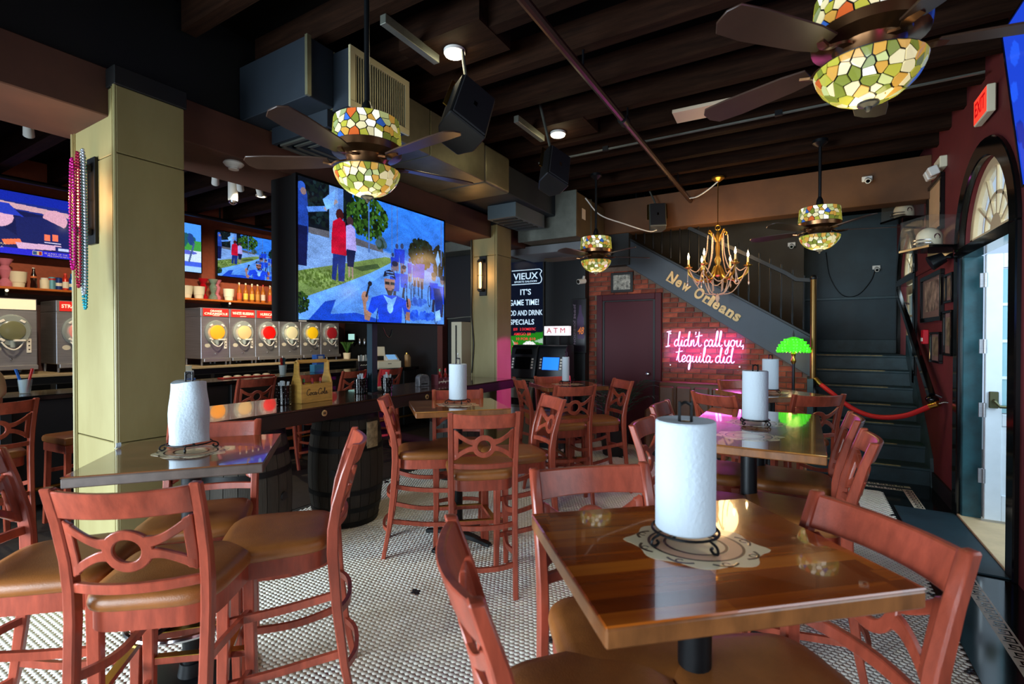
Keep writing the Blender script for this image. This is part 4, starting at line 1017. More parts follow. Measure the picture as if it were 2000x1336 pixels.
# till at the bar end
t = thing('cash_register', 'pale till with tilted touch screen and big display at the bar end', 'till', (-6.20, 6.15, BZ), R(62))
MB().box(-.20, .20, -.20, .20, 0, .12).build('cash_drawer', M['cream'], t, bevel=.005)
MB().box(-.03, .03, -.205, -.20, .07, .08).build('drawer_slot', M['black'], t)
MB().prism([(-.10, .12), (.08, .12), (.08, .22), (-.10, .14)], lambda u, v, d: (d, u, v), -.02, .20).build('terminal', M['white_plastic'], t, bevel=.004)
MB().prism([(-.095, .1435), (.07, .2165), (.07, .2195), (-.095, .1465)], lambda u, v, d: (d, u, v), .01, .17).build('touch_screen', emit('till_blue', rgb(110, 160, 210), .8), t)
MB().prism([(.06, .20), (.11, .20), (.14, .36), (.09, .36)], lambda u, v, d: (d, u, v), -.26, .00).build('display', M['cream'], t, bevel=.004)
MB().box(-.15, -.11, .08, .12, .12, .21).build('display_stand', M['black'], t)
t = thing('straw_box', 'black bar caddy with white straws and lettering left of the till', 'caddy', (-6.28, 5.72, BZ), R(70))
MB().box(-.11, .11, -.06, .06, 0, .13).build('box', M['black'], t, bevel=.004)
MB().tube(_sm([(-.08, -.061, .055), (-.06, -.061, .07), (-.04, -.061, .055), (-.02, -.061, .07), (0, -.061, .055), (.02, -.061, .07), (.04, -.061, .055), (.07, -.061, .075)], 3), .004, 5).build('worn_print', M['label_white'], t)
for k in range(5): MB().cyl((-.08 + .035 * k, .0, .1), (-.08 + .04 * k, .01, .22 + .01 * (k % 2)), .016, n=8).build('cup_stack', M['bowl_clear'] if k % 2 else M['white_plastic'], t)
for i, (x, y, lab) in enumerate(((-6.05, 6.50, 'tall wooden pepper mill right of the till'), (-6.12, 6.62, 'short pale candle jar right of the till'))):
    t = thing('bar_jar', lab, 'jar', (x, y, BZ)); MB().lathe([(.03, 0), (.04, .004), (.04, .16 if i else .20), (.03, .18 if i else .22), (.004, .18 if i else .22)], 16).build('body', mat('jar%d' % i, rgb(190, 150, 100) if i == 0 else rgb(200, 180, 140), .5), t); MB().cyl((0, 0, .18 if i else .22), (0, 0, .21 if i else .25), .022).build('lid', M['brass'], t)
# back corner: small monitor, plant, hanging chrome shakers
t = thing('small_monitor', 'small glowing order monitor in the dark bar corner', 'monitor', (-7.95, 6.93, 1.60), R(0))
MB().box(-.10, .10, -.015, .015, -.07, .07).build('housing', M['black'], t, bevel=.004); MB().box(-.09, .09, -.017, -.015, -.06, .06).build('screen', emit('mon', rgb(150, 200, 196), 1.0), t); MB().cyl((0, .01, -.12), (0, .119, -.12), .015).build('arm', M['black'], t); MB().box(-.012, .012, 0, .015, -.13, -.06).build('neck', M['black'], t)
t = thing('bar_plant', 'small green plant in a pale pot at the end of the machine row', 'plant', (-7.62, 6.52, 1.1705))
MB().lathe([(.05, 0), (.06, .003), (.075, .12), (.068, .12), (.05, .02)], 16).build('pot', M['cream'], t)
M['leaf'] = mat('leaf', rgb(54, 96, 36), .5, var=.3, scale=10)
for k in range(9):
    a = 2 * PI * k / 9; MB().strip([(0, .1), (.03, .22), (.08, .32), (.13, .33)], [(.006, .1), (.05, .20), (.095, .29), (.13, .325)], lambda u, v, d, a=a: (u * math.cos(a) - d * math.sin(a), u * math.sin(a) + d * math.cos(a), v), -.008, .008).build('leaf', M['leaf'], t)
for i, (x, z) in enumerate(((-7.55, 1.68), (-7.80, 1.50), (-7.66, 1.50), (-7.53, 1.50))):
    t = thing('chrome_shaker', ('chrome shaker hanging alone in the upper row' if i == 0 else ('left', 'middle', 'right')[i - 1] + ' chrome shaker of the lower hanging row'), 'shaker', (x, 7.0, z), 0, 'hanging chrome shakers')
    MB().lathe([(.02, -.06), (.028, .02), (.018, .05), (.012, .07), (.002, .07)], 12).build('cup', M['chrome'], t); MB().cyl((0, 0, .06), (0, .05, .07), .004, n=6).build('hook', M['chrome'], t)
# ------------------------------------------------------------------ television pictures painted onto screen meshes (one colour per vertex)
class Pic:
    def __init__(s, w, h, col): s.w, s.h = w, h; s.a = np.tile(np.array(col, float) / 255, (h, w, 1)); s.Y, s.X = np.mgrid[0:h, 0:w]; s.X = (s.X + .5) / w; s.Y = (s.Y + .5) / h
    def put(s, mk, col):
        c = np.array(col, float) / 255; s.a[mk] = c
    def poly(s, P, col):
        mk = np.zeros((s.h, s.w), bool); n = len(P)
        for i in range(n):
            (x0, y0), (x1, y1) = P[i], P[(i + 1) % n]
            if y0 == y1: continue
            c = ((s.Y >= min(y0, y1)) & (s.Y < max(y0, y1))) & (s.X < (x1 - x0) * (s.Y - y0) / (y1 - y0) + x0)
            mk ^= c
        s.put(mk, col)
    def ell(s, cx, cy, rx, ry, col): s.put(((s.X - cx) / rx) ** 2 + ((s.Y - cy) / ry) ** 2 < 1, col)
    def rect(s, x0, y0, x1, y1, col): s.put((s.X >= x0) & (s.X < x1) & (s.Y >= y0) & (s.Y < y1), col)
    def line(s, x0, y0, x1, y1, w, col):
        dx, dy = x1 - x0, (y1 - y0); L = math.hypot(dx, dy) or 1e-6; nx, ny = -dy / L * w / 2, dx / L * w / 2
        s.poly([(x0 + nx, y0 + ny * 1.7), (x1 + nx, y1 + ny * 1.7), (x1 - nx, y1 - ny * 1.7), (x0 - nx, y0 - ny * 1.7)], col)
    def blobs(s, cx, cy, rx, ry, n, r, cols, seed):
        q = random.Random(seed)
        for _ in range(n):
            a, d = q.uniform(0, 6.28), math.sqrt(q.random())
            k = q.uniform(.5, 1.2) * r; s.ell(cx + rx * d * math.cos(a), cy + ry * d * math.sin(a), k, k * 1.7, q.choice(cols))
    def noise(s, amt, seed=1):
        g = np.random.default_rng(seed).normal(0, amt, (s.h, s.w, 1)); s.a = np.clip(s.a * (1 + g), 0, 1)
def paint_ride(w, h):
    p = Pic(w, h, (74, 146, 226))
    p.a *= (1 - .25 * p.Y[..., None]) + .0
    p.poly([(0, .42), (.32, .36), (.52, .40), (1, .56), (1, 1), (0, 1)], (112, 158, 214))            # road
    p.poly([(.0, .36), (.36, .38), (.55, .42), (.58, .48), (.30, .60), (0, .66)], (150, 172, 206))      # pavement
    p.poly([(0, .66), (.30, .54), (.52, .45), (.60, .46), (.42, .60), (.22, .73), (0, .86)], (140, 150, 84))  # verge
    p.blobs(.16, .70, .17, .07, 400, .006, [(120, 134, 60), (160, 168, 96), (104, 120, 50)], 3)
    p.poly([(0, .86), (.22, .73), (.42, .60), (.60, .46), (.64, .47), (.46, .64), (.30, .78), (.10, 1), (0, 1)], (132, 176, 232))
    p.poly([(.05, 1), (.14, .86), (.20, .84), (.17, .95), (.32, .93), (.52, .99), (.5, 1)], (34, 88, 190))
    p.blobs(.02, .88, .035, .07, 120, .007, [(30, 60, 20), (70, 96, 30), (20, 40, 14)], 5)
    p.rect(0, 0, .30, .34, (22, 30, 40)); p.blobs(.14, .16, .14, .16, 240, .012, [(16, 22, 30), (30, 44, 40), (40, 60, 60)], 7)
    p.poly([(0, .34), (.28, .34), (.5, .38), (.5, .42), (.30, .40), (0, .38)], (120, 110, 110))
    p.rect(.165, .0, .245, .42, (140, 168, 208)); p.rect(.215, 0, .245, .42, (116, 146, 196))
    p.blobs(.40, .16, .13, .17, 420, .011, [(40, 66, 24), (66, 100, 34), (26, 44, 16), (92, 128, 50)], 9)
    p.blobs(.48, .34, .05, .04, 20, .016, [(60, 80, 60), (90, 110, 110)], 4)
    p.blobs(.80, .36, .10, .13, 300, .012, [(14, 30, 24), (24, 48, 30), (34, 60, 50)], 11); p.blobs(.95, .40, .05, .14, 160, .011, [(14, 30, 24), (20, 44, 34)], 12)
    for x in (.40, .56, .60, .97): p.rect(x, .0, x + .008, .44, (100, 130, 180))
    p.rect(.94, .30, .945, .6, (120, 150, 190)); p.poly([(.92, .38), (.945, .30), (.965, .40), (.94, .46)], (150, 180, 210))
    # onlookers
    p.poly([(.0, .10), (.035, .06), (.05, .12), (.055, .34), (.045, .62), (.0, .62)], (50, 84, 160)); p.poly([(0, .34), (.05, .34), (.045, .62), (0, .62)], (24, 36, 84)); p.ell(.02, .07, .02, .035, (70, 110, 190)); p.ell(.03, .10, .014, .026, (170, 130, 120))
    p.line(.05, .22, .15, .18, .022, (120, 160, 220)); p.line(.14, .19, .21, .10, .016, (190, 160, 150)); p.poly([(.13, .12), (.20, .02), (.19, .15), (.15, .19)], (150, 190, 240))
    p.ell(.225, .20, .022, .045, (90, 34, 34)); p.poly([(.185, .26), (.225, .22), (.255, .25), (.268, .42), (.262, .50), (.175, .50), (.178, .36)], (220, 20, 60)); p.poly([(.185, .50), (.26, .50), (.250, .70), (.215, .70), (.213, .56), (.200, .70), (.178, .69)], (36, 62, 130))
    p.ell(.285, .23, .020, .036, (90, 60, 60)); p.poly([(.262, .27), (.29, .25), (.315, .28), (.325, .45), (.26, .46)], (200, 170, 210)); p.poly([(.262, .45), (.32, .45), (.305, .58), (.268, .58)], (30, 40, 80)); p.line(.28, .58, .28, .66, .010, (190, 150, 130)); p.line(.298, .58, .30, .67, .010, (190, 150, 130))
    p.poly([(.30, .58), (.46, .52), (.48, .55), (.36, .60)], (86, 100, 60))
    # riders
    q = random.Random(2)
    for (x, y, s) in ((.60, .34, .9), (.64, .33, 1.0), (.70, .44, .8), (.74, .45, .9), (.77, .43, 1.0), (.80, .42, 1.1), (.57, .42, .7)):
        p.ell(x, y, .013 * s, .024 * s, (70, 80, 110)); p.poly([(x - .022 * s, y + .03 * s), (x + .022 * s, y + .03 * s), (x + .018 * s, y + .15 * s), (x - .018 * s, y + .15 * s)], (34, 74, 190)); p.line(x - .008, y + .15 * s, x - .006, y + .24 * s, .010 * s, (160, 120, 110)); p.line(x + .008, y + .15 * s, x + .008, y + .24 * s, .010 * s, (160, 120, 110)); p.line(x, y + .18 * s, x, y + .32 * s, .007 * s, (30, 40, 70))
    def wheel(cx, cy, rx, ry, wd=.006):
        p.put((((p.X - cx) / rx) ** 2 + ((p.Y - cy) / ry) ** 2 < 1) & (((p.X - cx) / (rx - wd)) ** 2 + ((p.Y - cy) / (ry - wd * 1.7)) ** 2 > 1), (24, 34, 66))
    for (x, y, s) in ((.905, .56, 1.3), (.985, .58, 1.4), (.655, .53, 1.0), (.585, .52, 1.3)):
        p.ell(x, y, .016 * s, .026 * s, (150, 120, 120)); p.ell(x, y - .02 * s, .018 * s, .018 * s, (40, 50, 80)); p.poly([(x - .03 * s, y + .04 * s), (x + .03 * s, y + .04 * s), (x + .025 * s, y + .16 * s), (x - .025 * s, y + .16 * s)], (38, 86, 200)); p.line(x, y + .16 * s, x - .01, y + .25 * s, .016 * s, (70, 60, 80))
    wheel(.865, .74, .016, .10); wheel(.925, .86, .02, .14); wheel(.72, .74, .014, .10); wheel(.665, .74, .014, .09)
    p.poly([(.90, .66), (.96, .66), (.99, .78), (.97, .92), (.92, .94), (.915, .80)], (34, 60, 130)); p.poly([(.92, .88), (.96, .86), (.97, .96), (.92, .97)], (170, 200, 240))
    p.blobs(.78, .80, .06, .02, 20, .016, [(70, 110, 190), (84, 128, 206)], 15); p.blobs(.80, .93, .10, .03, 30, .02, [(44, 96, 206), (70, 120, 216)], 16)
    # front rider with both hands raised
    wheel(.50, 1.02, .05, .20); wheel(.62, 1.02, .05, .20)
    p.poly([(.42, .80), (.50, .765), (.60, .765), (.67, .80), (.705, .90), (.66, .92), (.64, .86), (.635, 1), (.47, 1), (.46, .88), (.43, .93), (.395, .91)], (36, 84, 206))
    p.poly([(.50, .77), (.56, .80), (.60, .77), (.56, .90)], (150, 190, 240)); p.ell(.55, .87, .022, .05, (170, 205, 245))
    p.poly([(.385, .90), (.42, .93), (.405, .99), (.375, .98), (.362, .83), (.385, .82)], (196, 140, 112)); p.ell(.377, .80, .022, .045, (196, 140, 116)); p.line(.385, .80, .41, .68, .012, (30, 30, 40)); p.ell(.41, .69, .014, .02, (40, 40, 50))
    p.poly([(.67, .90), (.70, .90), (.70, .98), (.665, .97)], (190, 130, 104)); p.ell(.69, .83, .018, .05, (196, 130, 110)); p.line(.685, .86, .675, .76, .01, (30, 30, 40))
    p.poly([(.508, .63), (.585, .63), (.582, .70), (.560, .765), (.535, .765), (.512, .71)], (190, 132, 112)); p.poly([(.515, .71), (.578, .71), (.560, .768), (.535, .768)], (70, 44, 44)); p.ell(.547, .715, .018, .014, (180, 116, 100)); p.rect(.513, .655, .545, .678, (30, 26, 34)); p.rect(.552, .655, .582, .678, (30, 26, 34))
    p.poly([(.50, .62), (.51, .57), (.545, .55), (.58, .57), (.592, .63), (.545, .60)], (28, 34, 60)); p.line(.52, .575, .575, .575, .006, (120, 150, 200)); p.line(.525, .595, .58, .60, .006, (110, 140, 190))
    lum = 1 - .09 * np.sin(p.X * 37 + np.sin(p.Y * 23) * 2)[..., None] * np.sin(p.Y * 41 + np.cos(p.X * 19) * 2)[..., None] ** 2
    p.a = np.clip(p.a * lum, 0, 1) ** 1.25 * np.array([.80, .92, 1.04]); p.a = np.clip(p.a, 0, 1)
    p.noise(.10); return p
def paint_dugout(w, h):
    p = Pic(w, h, (26, 40, 120))
    p.poly([(0, .0), (1, .0), (1, .16), (0, .14)], (20, 36, 150)); p.poly([(0, .12), (1, .22), (1, .30), (0, .22)], (190, 150, 160)); p.poly([(0, .22), (.55, .30), (.4, .55), (0, .7)], (168, 118, 106)); p.blobs(.15, .4, .2, .16, 30, .03, [(150, 100, 92), (182, 132, 118)], 1)
    p.poly([(.55, .28), (1, .34), (1, .9), (.5, .9)], (22, 26, 70)); p.ell(.88, .36, .09, .16, (200, 150, 170)); p.poly([(.60, .40), (.78, .34), (.98, .50), (1, .85), (.62, .9)], (26, 32, 86))
    p.poly([(.18, .48), (.42, .46), (.62, .70), (.60, .95), (.10, .95), (.08, .70)], (28, 34, 84)); p.ell(.47, .42, .12, .17, (206, 160, 184)); p.poly([(.36, .34), (.44, .20), (.56, .20), (.62, .32), (.66, .38), (.50, .37)], (36, 54, 170)); p.rect(.42, .28, .46, .33, (226, 200, 220))
    p.line(.20, .52, .42, .66, .01, (220, 190, 140)); p.line(.52, .82, .64, .78, .05, (226, 110, 70)); p.poly([(.60, .80), (.92, .78), (.94, .86), (.62, .90)], (200, 160, 190))
    p.ell(.28, .80, .17, .17, (190, 180, 214)); p.ell(.26, .74, .16, .12, (206, 204, 230)); p.ell(.44, .86, .03, .05, (200, 150, 170)); p.poly([(.0, .95), (.06, .90), (.46, .96), (.5, 1), (0, 1)], (24, 30, 80))
    p.rect(.80, .62, .84, .72, (230, 110, 80)); p.rect(.86, .60, .90, .71, (230, 110, 80)); p.rect(.80, .74, .92, .76, (200, 190, 220))
    p.rect(0, .93, 1, 1, (20, 30, 130)); p.rect(.5, .90, 1, 1, (40, 40, 190)); p.rect(.88, .80, 1, .89, (30, 34, 100)); p.rect(.90, .82, .98, .87, (180, 190, 230))
    p.noise(.05, 2); return p
def paint_golf(w, h):
    p = Pic(w, h, (70, 140, 240)); p.rect(0, .35, 1, .55, (60, 140, 60)); p.blobs(.8, .35, .12, .1, 30, .04, [(30, 60, 120), (30, 80, 90)], 3)
    p.rect(0, .55, 1, .8, (190, 210, 230)); p.ell(.75, .6, .2, .05, (80, 90, 190)); p.rect(0, .78, 1, 1, (60, 90, 210)); p.rect(0, .88, 1, 1, (150, 190, 250)); p.line(.92, .4, .86, .8, .02, (60, 80, 130)); p.ell(.3, .4, .1, .2, (210, 190, 190)); p.rect(.15, .5, .45, .85, (60, 80, 180)); p.noise(.04, 3); return p
def screen_mesh(name, pic, y0, y1, z0, z1, x):
    """picture on a plane facing local -Y, spanning local X y0..y1 and Z z0..z1"""
    h, w = pic.h, pic.w; me = bpy.data.meshes.new(name)
    gx = y0 + (y1 - y0) * np.arange(w) / (w - 1); gz = z1 - (z1 - z0) * np.arange(h) / (h - 1)
    V = np.zeros((h, w, 3)); V[..., 0] = gx[None]; V[..., 1] = x; V[..., 2] = gz[:, None]
    me.vertices.add(w * h); me.vertices.foreach_set('co', V.ravel())
    i = (np.arange(h - 1)[:, None] * w + np.arange(w - 1)[None]).ravel()
    q = np.stack([i, i + w, i + w + 1, i + 1], 1)
    me.loops.add(q.size); me.loops.foreach_set('vertex_index', q.ravel().astype(np.int32)); me.polygons.add(len(q))
    me.polygons.foreach_set('loop_start', (np.arange(len(q)) * 4).astype(np.int32)); me.polygons.foreach_set('loop_total', np.full(len(q), 4, np.int32)); me.update(calc_edges=True)
    a = me.color_attributes.new('picture', 'FLOAT_COLOR', 'POINT')
    c = pic.a; l = np.where(c <= .04045, c / 12.92, ((c + .055) / 1.055) ** 2.4); rgba = np.ones((h * w, 4)); rgba[:, :3] = l.reshape(-1, 3)
    a.data.foreach_set('color', rgba.ravel().astype(np.float32)); return me
def screen_mat(strength):
    m = bpy.data.materials.new('screen_picture'); m.use_nodes = True; n = m.node_tree.nodes; b = n['Principled BSDF']
    at = n.new('ShaderNodeVertexColor'); at.layer_name = 'picture'
    m.node_tree.links.new(at.outputs[0], b.inputs['Emission Color']); b.inputs['Emission Strength'].default_value = strength
    b.inputs['Base Color'].default_value = (.004, .004, .005, 1); b.inputs['Roughness'].default_value = .12; return m
M['screen'] = screen_mat(1.35)
def tv(label, loc, rz, w, h, pic, depth=.05, bezel=.012, tilt=0.0, mount=0.0, group='televisions', name='television'):
    t = thing(name, label, 'television', loc, rz, group); t.rotation_euler = (tilt, 0, rz)
    MB().box(-w / 2 - bezel, w / 2 + bezel, 0, depth, -h / 2 - bezel, h / 2 + bezel).build('housing', M['black'], t, bevel=.004)
    f = MB()
    for a in ((-w / 2 - bezel, -w / 2, -h / 2 - bezel, h / 2 + bezel), (w / 2, w / 2 + bezel, -h / 2 - bezel, h / 2 + bezel), (-w / 2, w / 2, h / 2, h / 2 + bezel), (-w / 2, w / 2, -h / 2 - bezel, -h / 2)): f.box(a[0], a[1], -.008, .0, a[2], a[3])
    f.build('bezel', M['black_gloss'], t)
    obj('screen', screen_mesh('screen', pic, -w / 2, w / 2, -h / 2, h / 2, -.002), M['screen'], t)
    if mount: MB().box(-.15, .15, depth, mount, -.12, .12).build('wall_mount', M['black'], t)
    return t
ride = paint_ride(460, 290)
T = tv('huge television above the counter showing cyclists in blue jerseys', (-3.35, 3.285, 2.29), R(90), 1.78, 1.11, ride, .05, .016)
MB().box(-.90, .90, .05, .32, -.565, .565).build('back_box', M['black'], T, bevel=.004)
MB().box(-.89, -.82, -.0095, -.008, -.572, -.560).build('maker_plate', M['label_white'], T)
t = thing('television_post', 'dark square post holding the huge television above the counter', 'post', (-3.52, 3.31, 1.0705))
MB().box(-.035, .035, -.035, .035, 0, .66).build('post', mat('post_teal', rgb(24, 48, 60), .4, .4), t, bevel=.003); MB().box(-.08, .08, -.08, .08, 0, .012).build('flange', M['black_metal'], t)
MB().tube(_sm([(.04, .10, .62), (.05, .13, .55), (.05, .18, .53), (.04, .22, .60)], 5), .007, 6).build('cable_loop', M['chrome'], t)
tv('television at the left edge showing baseball players in a dugout', (-8.10, 1.86, 2.96), R(90), 1.30, .74, paint_dugout(240, 136), mount=.199)
T = bpy.data.objects['television.001']
text('caption', '-2, 7.20 ERA', .034, (-.05, -.004, -.262), M['label_white'], T, fit=.20); text('caption', '2.44 ERA', .034, (-.05, -.004, -.300), M['label_white'], T, fit=.16)
text('caption', 'BE A PART OF THE', .026, (.50, -.004, -.322), M['label_white'], T, fit=.22); text('caption', 'MLB.COM/TICKETS', .026, (.52, -.004, -.348), M['label_white'], T, fit=.20)
MB().box(.28, .37, -.0045, -.0025, -.355, -.305).build('league_badge', M['label_white'], T); MB().box(.285, .32, -.0055, -.004, -.35, -.31).build('badge_blue', M['blue'], T); MB().box(.34, .365, -.0055, -.004, -.35, -.31).build('badge_red', M['red_cap'], T)
tv('television half behind the wide column showing a golf course', (-8.10, 3.44, 2.97), R(90), 1.30, .74, paint_golf(160, 92), mount=.199)
tv('smaller television on the bar wall repeating the cyclists', (-8.10, 4.97, 2.95), R(90), 1.26, .72, ride, mount=.199)
# television high on the street wall
p = Pic(120, 68, (24, 60, 190)); p.blobs(.4, .5, .5, .4, 60, .05, [(30, 80, 220), (16, 40, 150), (60, 120, 240), (20, 30, 110)], 4)
tv('television high on the red street wall cut by the picture edge', (1.06, 3.22, 2.95), R(-90), 1.60, .92, p, .06, tilt=R(6), mount=.125)
# black pipe frames carrying the bar televisions
t = thing('pipe_rail', 'black pipe rail above the bar televisions', 'rail', (-7.95, 3.5, 3.45))
MB().tube([(0, -3.0, 0), (0, 3.0, 0)], .03, 8).build('pipe', M['black_metal'], t)
for yy in (-2.4, -.8, .8, 2.4): MB().tube([(0, yy, 0), (0, yy, .33)], .014, 6).build('hanger', M['black_metal'], t)
# ------------------------------------------------------------------ air ducts
t = thing('air_duct', 'dark rectangular air duct along the beam with a louvred grille', 'duct', (-3.16, 2.06, 3.17))
D = lambda x, y, z: (x + 3.16, y - 2.06, z - 3.17)
def dbox(x0, x1, y0, y1, z0, z1): a, b = D(x0, y0, z0), D(x1, y1, z1); return MB().box(a[0], b[0], a[1], b[1], a[2], b[2])
M['duct_lit'] = mat('duct_lit', rgb(128, 124, 96), .45, .6, var=.2, scale=4)  # galvanised metal with the yellow-green light on it put into the colour
dbox(-3.54, -2.78, 2.06, 2.27, 3.17, 3.56).build('end_section', M['duct_blue'], t, bevel=.004)
dbox(-2.785, -2.76, 2.05, 2.08, 3.17, 3.56).build('lit_corner_strip', M['duct_lit'], t)  # thin strip in the lit colour, where light catches the duct corner
dbox(-3.54, -2.78, 2.275, 3.28, 3.17, 3.56).build('middle_section', M['duct_lit'], t, bevel=.004)
dbox(-3.54, -2.78, 3.29, 4.12, 3.17, 3.56).build('straight_section', M['duct_lit'], t, bevel=.004)
dbox(-3.54, -2.78, 4.13, 4.62, 3.17, 3.56).build('straight_section', M['duct_lit'], t, bevel=.03, seg=3)
dbox(-2.79, -2.62, 2.27, 2.82, 3.15, 3.54).build('grille_box', M['duct_blue'], t)
g = MB()
for a in ((2.26, 2.83, 3.14, 3.185), (2.26, 2.83, 3.505, 3.55), (2.26, 2.305, 3.185, 3.505), (2.785, 2.83, 3.185, 3.505)):
    p, q = D(-2.62, a[0], a[2]), D(-2.60, a[1], a[3]); g.box(p[0], q[0], p[1], q[1], p[2], q[2])
g = g.build('grille_frame', mat('grille_metal', rgb(190, 180, 140), .5, .3), t, bevel=.002)
for k in range(22):
    yy = 2.318 + .0215 * k; p = D(-2.612, yy, 3.345); MB().obox(p, (.008, .0060, .32), (0, 0, R(0))).build('slat', bpy.data.materials['grille_metal'], g)
dbox(-2.70, -2.69, 2.30, 2.79, 3.18, 3.51).build('grille_dark', M['black'], t)
df = dbox(-3.45, -2.82, 2.25, 2.95, 3.05, 3.17).build('diffuser_box', M['duct_blue'], t, bevel=.003)
for k in range(3):
    a = .03 + .07 * k; fr = MB()
    x0, x1, y0, y1 = -3.45 + a, -2.82 - a, 2.25 + a, 2.95 - a
    for q in ((x0, x1, y0, y0 + .03), (x0, x1, y1 - .03, y1), (x0, x0 + .03, y0, y1), (x1 - .03, x1, y0, y1)):
        p, r_ = D(q[0], q[2], 3.035 + .004 * k), D(q[1], q[3], 3.05); fr.box(p[0], r_[0], p[1], r_[1], p[2], r_[2])
    fr.build('diffuser_louvre', M['galv'], df, bevel=.002)
t = thing('air_duct', 'grey sheet-metal duct sections stepping down towards the brick wall', 'duct', (-3.0, 5.5, 3.0))
D = lambda x, y, z: (x + 3.0, y - 5.5, z - 3.0)
dbox(-3.54, -2.84, 4.66, 5.9, 3.20, 3.52).build('teal_section', M['duct_blue'], t, bevel=.01)
dbox(-3.40, -2.55, 5.9, 6.95, 2.92, 3.50).build('brown_section', mat('duct_brown', rgb(96, 84, 62), .55, .4, var=.2, scale=4), t, bevel=.006)
dbox(-2.553, -2.547, 6.1, 6.22, 3.18, 3.32).build('paper_label', M['label_white'], t)
for yy in (5.9, 6.42): dbox(-3.41, -2.54, yy - .015, yy + .015, 2.91, 3.51).build('flange', M['galv'], t)
dbox(-3.75, -2.45, 6.25, 6.97, 2.80, 2.915).build('grey_ledge', mat('ledge', rgb(120, 124, 128), .6), t, bevel=.004)
h = dbox(-3.33, -2.93, 5.0, 5.75, 3.03, 3.20).build('hood_box', mat('hood', rgb(84, 96, 100), .6), t, bevel=.004)
for k in range(5): dbox(-3.29, -2.97, 5.06 + .13 * k, 5.12 + .13 * k, 3.02, 3.03).build('hood_slat', M['black'], h)
dbox(-5.7, -4.2, 6.55, 6.95, 3.03, 3.20).build('cross_duct', M['galv'], t, bevel=.004)
MB().lathe([(.13, -.18), (.13, .10)], 20, D(-3.95, 6.3, 2.72)).build('round_duct', M['galv'], t)

# ceiling pipe, wires, panel
t = thing('sprinkler_pipe', 'long dark pipe hung under the joists along the room', 'pipe', (-1.33, 0, 3.45))
MB().tube([(0, -1.5, 0), (0, 7.0, 0)], .030, 10).build('pipe', mat('pipe_brown', rgb(70, 50, 40), .35, .6), t)
MB().cyl((0, 4.05, 0), (0, 4.15, 0), .042).build('coupling', M['black_metal'], t)
for yy in (1.2, 3.2, 4.2, 6.2): MB().tube([(0, yy, .03), (0, yy, .15)], .008, 6).build('hanger', M['black_metal'], t)
MB().cyl((0, 7.0, 0), (0, 7.15, -.28), .03).build('drop_pipe', bpy.data.materials['pipe_brown'], t)
t = thing('conduit', 'thin conduit crossing the ceiling under the joists', 'conduit', (0, 4.95, 3.575))
MB().tube([(-2.6, 0, 0), (1.15, 0, 0)], .012, 6).build('tube', M['galv'], t)
for xx in (-1.8, -.2): MB().box(xx - .03, xx + .03, -.02, .02, -.015, .03).build('clip', M['black_metal'], t)
t = thing('ceiling_panel', 'flat white ceiling access panel glowing pink between joists', 'panel', (-.75, 4.57, 3.57), R(2))
MB().box(-.26, .26, -.12, .12, 0, .03).build('panel', mat('panel_paint', rgb(214, 190, 160), .5), t, bevel=.003); MB().lathe([(.05, -.006), (.05, 0)], 16, (.15, 0, 0)).build('vent_disc', M['cream'], t)

# recessed downlights on boxed bays
for i, (x, y, lab) in enumerate(((-2.10, 2.74, 'bright round downlight above the left fan'), (-2.07, 4.35, 'bright round downlight further along the ceiling'))):
    t = thing('downlight', lab, 'downlight', (x, y, 3.575), 0, 'ceiling downlights')
    MB().box(-.34, .34, -.19, .19, .02, .225).build('ceiling_box', M['joist'], t)
    MB().lathe([(.075, .02), (.075, .0), (.062, -.004), (.058, .015)], 24, caps=False).build('trim_ring', M['white_plastic'], t)
    MB().lathe([(.070, -.004), (.066, -.012), (.01, -.016)], 24).build('lens', emit('downlight_lens', (1, .93, .72, 1), 9.0), t)
    point('downlight_glow', (x, y, 3.50), 1.6, (1.0, .86, .45), .05)
    spot('downlight_beam', (x, y, 3.55), (x, y, 0), 34, (1.0, .85, .52), 120, .8, .05)
t = thing('smoke_detector', 'white smoke detector on the beam left of the big screen', 'detector', (-3.30, 2.02, 2.80))
t.location = (-3.62, 2.06, 2.889)
MB().lathe([(.062, 0), (.070, -.012), (.055, -.03), (.036, -.038), (.034, -.055), (.004, -.058)], 24).build('housing', M['white_plastic'], t); MB().lathe([(.0345, -.048), (.0355, -.046), (.0345, -.043)], 20, caps=False).build('vent_ring', M['black'], t)

# loudspeakers ---------------------------------------------------------
def speaker(label, loc, yaw, tilt, s=1.0, m='black', grp='ceiling loudspeakers', br=True, roll=0.0):
    t = thing('loudspeaker', label, 'loudspeaker', loc, 0, grp); t.rotation_euler = (tilt, roll, yaw)
    w, h, d = .15 * s, .24 * s, .13 * s
    MB().prism([(-w, -d), (w, -d), (w, d * .2), (w * .55, d), (-w * .55, d), (-w, d * .2)], lambda u, v, q: (u, v, q), -h, h).build('cabinet', M[m], t, bevel=.008)
    MB().box(-w + .01, w - .01, -d - .012, -d, -h + .01, h - .01).build('grille', mat('spk_grille', rgb(20, 20, 24), .8), t, bevel=.006)
    MB().box(-.012, .012, -d - .014, -d - .012, -.02, .02).build('badge', M['chrome'], t)
    if br:
        MB().cyl((0, .02, h + .02), (-.24, .02, h + .70), .012, n=8).build('hanger', M['galv'], t)
        MB().tube([(-w - .012, 0, -.02), (-w - .012, 0, h + .03), (w + .012, 0, h + .03), (w + .012, 0, -.02)], 1, sect=(.03, .006)).build('yoke', M['brass'], t)
    return t
speaker('larger black loudspeaker hanging near the first downlight', (-1.84, 2.50, 2.98), R(62), R(-24), .86, roll=R(26))
speaker('smaller black loudspeaker hanging near the second downlight', (-1.84, 3.76, 3.00), R(58), R(-24), .74, roll=R(22))
